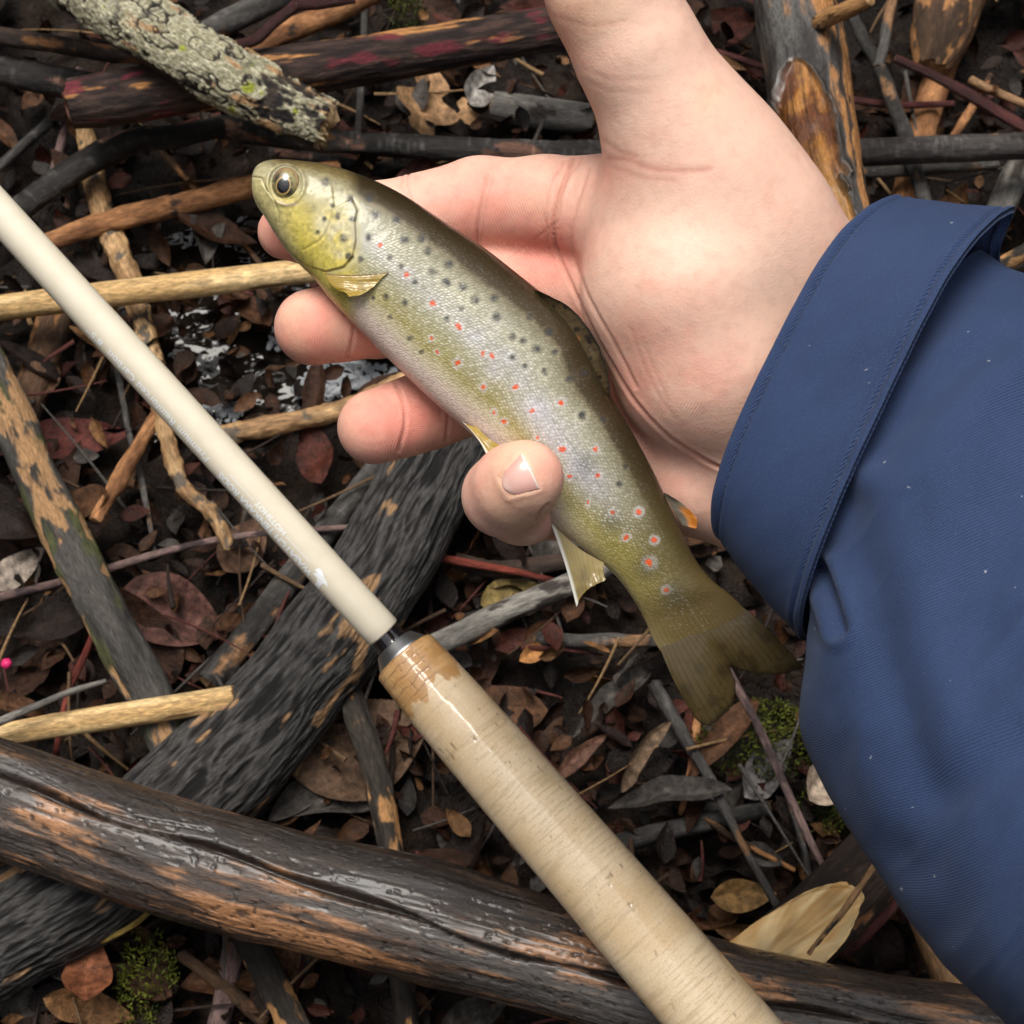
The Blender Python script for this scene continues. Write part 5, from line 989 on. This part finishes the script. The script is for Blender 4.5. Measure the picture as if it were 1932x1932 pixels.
def build_sleeve():
    # sleeve
    P, co, phi = ring_surface([(1505, 1130, 1850, 470, -70, 10, 1, 25), (1545, 1160, 1890, 500, -74, 16, 3, 27), (1536, 1250, 1945, 520, -70, 20, 7, 29), (1516, 1365, 2040, 560, -60, 30, 13, 31), (1560, 1480, 2130, 690, -60, 30, 20, 33), (1648, 1625, 2260, 880, -60, 30, 32, 36), (1770, 1800, 2400, 1080, -60, 40, 48, 39), (1912, 1938, 2560, 1260, -60, 40, 64, 42), (2130, 2180, 2860, 1560, -60, 40, 92, 46)], 330, 300, 2.25)
    N = gridnormals(P); N *= np.where((N * (P - P.mean(1, keepdims=True))).sum(-1, keepdims=True) < 0, -1, 1)
    px, py = h2px(P); u = co[..., 0]
    f1 = fbm(np.stack([px * .0042 + py * .0022, py * .0032 - px * .0018, P[..., 2] * .02], -1), 3, 61)
    f2 = 1 - np.abs(fbm(np.stack([px * .0035 - py * .003, (py + px) * .0085, P[..., 2] * .03], -1), 2, 67)) * 2
    D = 2.2 * f1 + .45 * f2 - .5
    for pl, dep, wd in [([(1552, 1075), (1572, 1130), (1590, 1190)], 1.6, 13), ([(1660, 860), (1760, 740), (1870, 650)], 1.2, 30), ([(1700, 1620), (1790, 1500), (1920, 1420)], 1.0, 45), ([(1600, 960), (1650, 1120), (1700, 1320), (1740, 1480)], 1.3, 42)]:
        d = polydist(px, py, crom(pl, 30)); D -= dep * np.exp(-(d / wd) ** 2) * (np.sin(phi) > -.1); D += .5 * dep * np.exp(-((d - 2 * wd) / wd) ** 2) * (np.sin(phi) > -.1)
    edge = np.clip(np.abs(np.sin(phi)) * 1.3, .25, 1); P = P + N * (D * edge)[..., None]
    inner = P - N * 1.0; nu, nph = P.shape[:2]; V = np.concatenate([h2w(P).reshape(-1, 3), h2w(inner).reshape(-1, 3)]); F = gridF(nu, nph, True); n = nu * nph
    r0 = np.arange(nph); r1 = np.roll(r0, -1); rim = np.stack([r0, r1, r1 + n, r0 + n], -1); e0 = (nu - 1) * nph + r0; e1 = (nu - 1) * nph + r1
    sl = obj('sleeve', V, np.concatenate([F[:, ::-1], F + n, rim, np.stack([e1, e0, e0 + n, e1 + n], -1)]), M_CLOTH, PERSON, dict(co=np.concatenate([co.reshape(-1, 3)] * 2)))
    # cuff
    rows = [(1371, 1012, 1690, 373, -92, 2, -3, 24), (1408, 1075, 1745, 376, -90, 8, -1, 26), (1452, 1130, 1805, 380, -88, 14, 1, 28), (1492, 1168, 1862, 385, -86, 20, 3, 30), (1529, 1202, 1914, 391, -84, 26, 5, 31.5)]
    P, co, phi = ring_surface(rows, 120, 420, 2.35, 4.2); N = gridnormals(P); N *= np.where((N * (P - P.mean(1, keepdims=True))).sum(-1, keepdims=True) < 0, -1, 1)
    u = np.linspace(0, 1, 120)[:, None]; L = 24.; ed = np.minimum(u, 1 - u) * L
    D = .55 * np.exp(-((ed - .5) / .9) ** 2) - .5 * np.exp(-((ed - 1.9) / .35) ** 2) + .28 * np.exp(-((ed - 2.8) / .7) ** 2)
    D = D + .10 * np.sin(co[..., 1] / 1.9 + 2 * fbm(co * .08, 2, 3)) * np.exp(-((ed - 1.6) / 1.6) ** 2) + .5 * fbm(co * np.array([.06, .05, .05]), 3, 71)
    P = P + N * D[..., None]; inner = P - N * 1.3; nu, nph = P.shape[:2]; n = nu * nph
    V = np.concatenate([h2w(P).reshape(-1, 3), h2w(inner).reshape(-1, 3)]); F = gridF(nu, nph, True); r0 = np.arange(nph); r1 = np.roll(r0, -1); e0 = (nu - 1) * nph + r0; e1 = (nu - 1) * nph + r1
    cu = obj('cuff', V, np.concatenate([F[:, ::-1], F + n, np.stack([r0, r1, r1 + n, r0 + n], -1), np.stack([e1, e0, e0 + n, e1 + n], -1)]), M_CLOTH, PERSON, dict(co=np.concatenate([co.reshape(-1, 3)] * 2) + 40.))
    # stitches: small raised thread ticks along both hems
    Vs, Fs, off = [], [], 0; th = np.linspace(0, 2 * np.pi, 6, endpoint=False)
    for iu in (9, 110):
        row = P[iu]; nr = N[iu]; arc = np.concatenate([[0], np.cumsum(np.linalg.norm(np.diff(row, axis=0), axis=1))]); m = np.sin(phi) > -.35
        for s in np.arange(1, arc[-1] - 1, 1.75):
            i0 = np.searchsorted(arc, s); i1 = np.searchsorted(arc, s + 1.05)
            if i1 >= len(row) or not m[i0]: continue
            a, b_ = row[i0], row[i1]; t = (b_ - a) / (np.linalg.norm(b_ - a) + 1e-9); nn = nr[i0]; bn = np.cross(t, nn); ks = np.linspace(0, 1, 4)[:, None, None]
            ring = a + (b_ - a) * ks + nn * (.02 + .16 * np.sin(np.pi * ks)) + .13 * (np.cos(th)[:, None] * nn + np.sin(th)[:, None] * bn)
            Vs.append(h2w(ring).reshape(-1, 3)); Fs.append(gridF(4, 6, True) + off); off += 24
    x = NB('navy_thread'); x.set(Base_Color=(.02, .035, .085, 1), Roughness=.6); gg = x.n('ShaderNodeTexCoord').outputs['Object']; x.bump(x.noise(gg, 3000, 2), .2, .0002)
    o = obj('stitching', np.concatenate(Vs), np.concatenate(Fs), x.m, cu); o['kind'] = 'stuff'
build_sleeve()
# wrist hairs
def build_hairs():
    r = np.random.default_rng(5); Vs, Fs, off = [], [], 0; th = np.linspace(0, 2 * np.pi, 4, endpoint=False)
    for i in range(46):
        t = r.uniform(0, 1); x0, y0 = 1290 + 200 * t, 45 + 275 * t; a = r.uniform(-1.2, -.2); L = r.uniform(14, 34); k = np.linspace(0, 1, 6); bd = r.uniform(-8, 8)
        X = x0 - 6 + L * np.cos(a) * k + bd * k * k; Y = y0 + 4 + L * np.sin(a) * k + bd * k * k * .4; Z = r.uniform(-8, 6) + 2 * k
        p = hp(X, Y, Z); ring = p[:, None] + (.045 * (1 - .8 * k))[:, None, None] * np.stack([np.cos(th), np.sin(th), 0 * th], -1); Vs.append(h2w(ring).reshape(-1, 3)); Fs.append(gridF(6, 4, True) + off); off += 24
    x = NB('hair'); x.set(Base_Color=(.10, .06, .035, 1), Roughness=.5)
    o = obj('hair', np.concatenate(Vs), np.concatenate(Fs), x.m, PERSON); o['kind'] = 'stuff'
build_hairs()
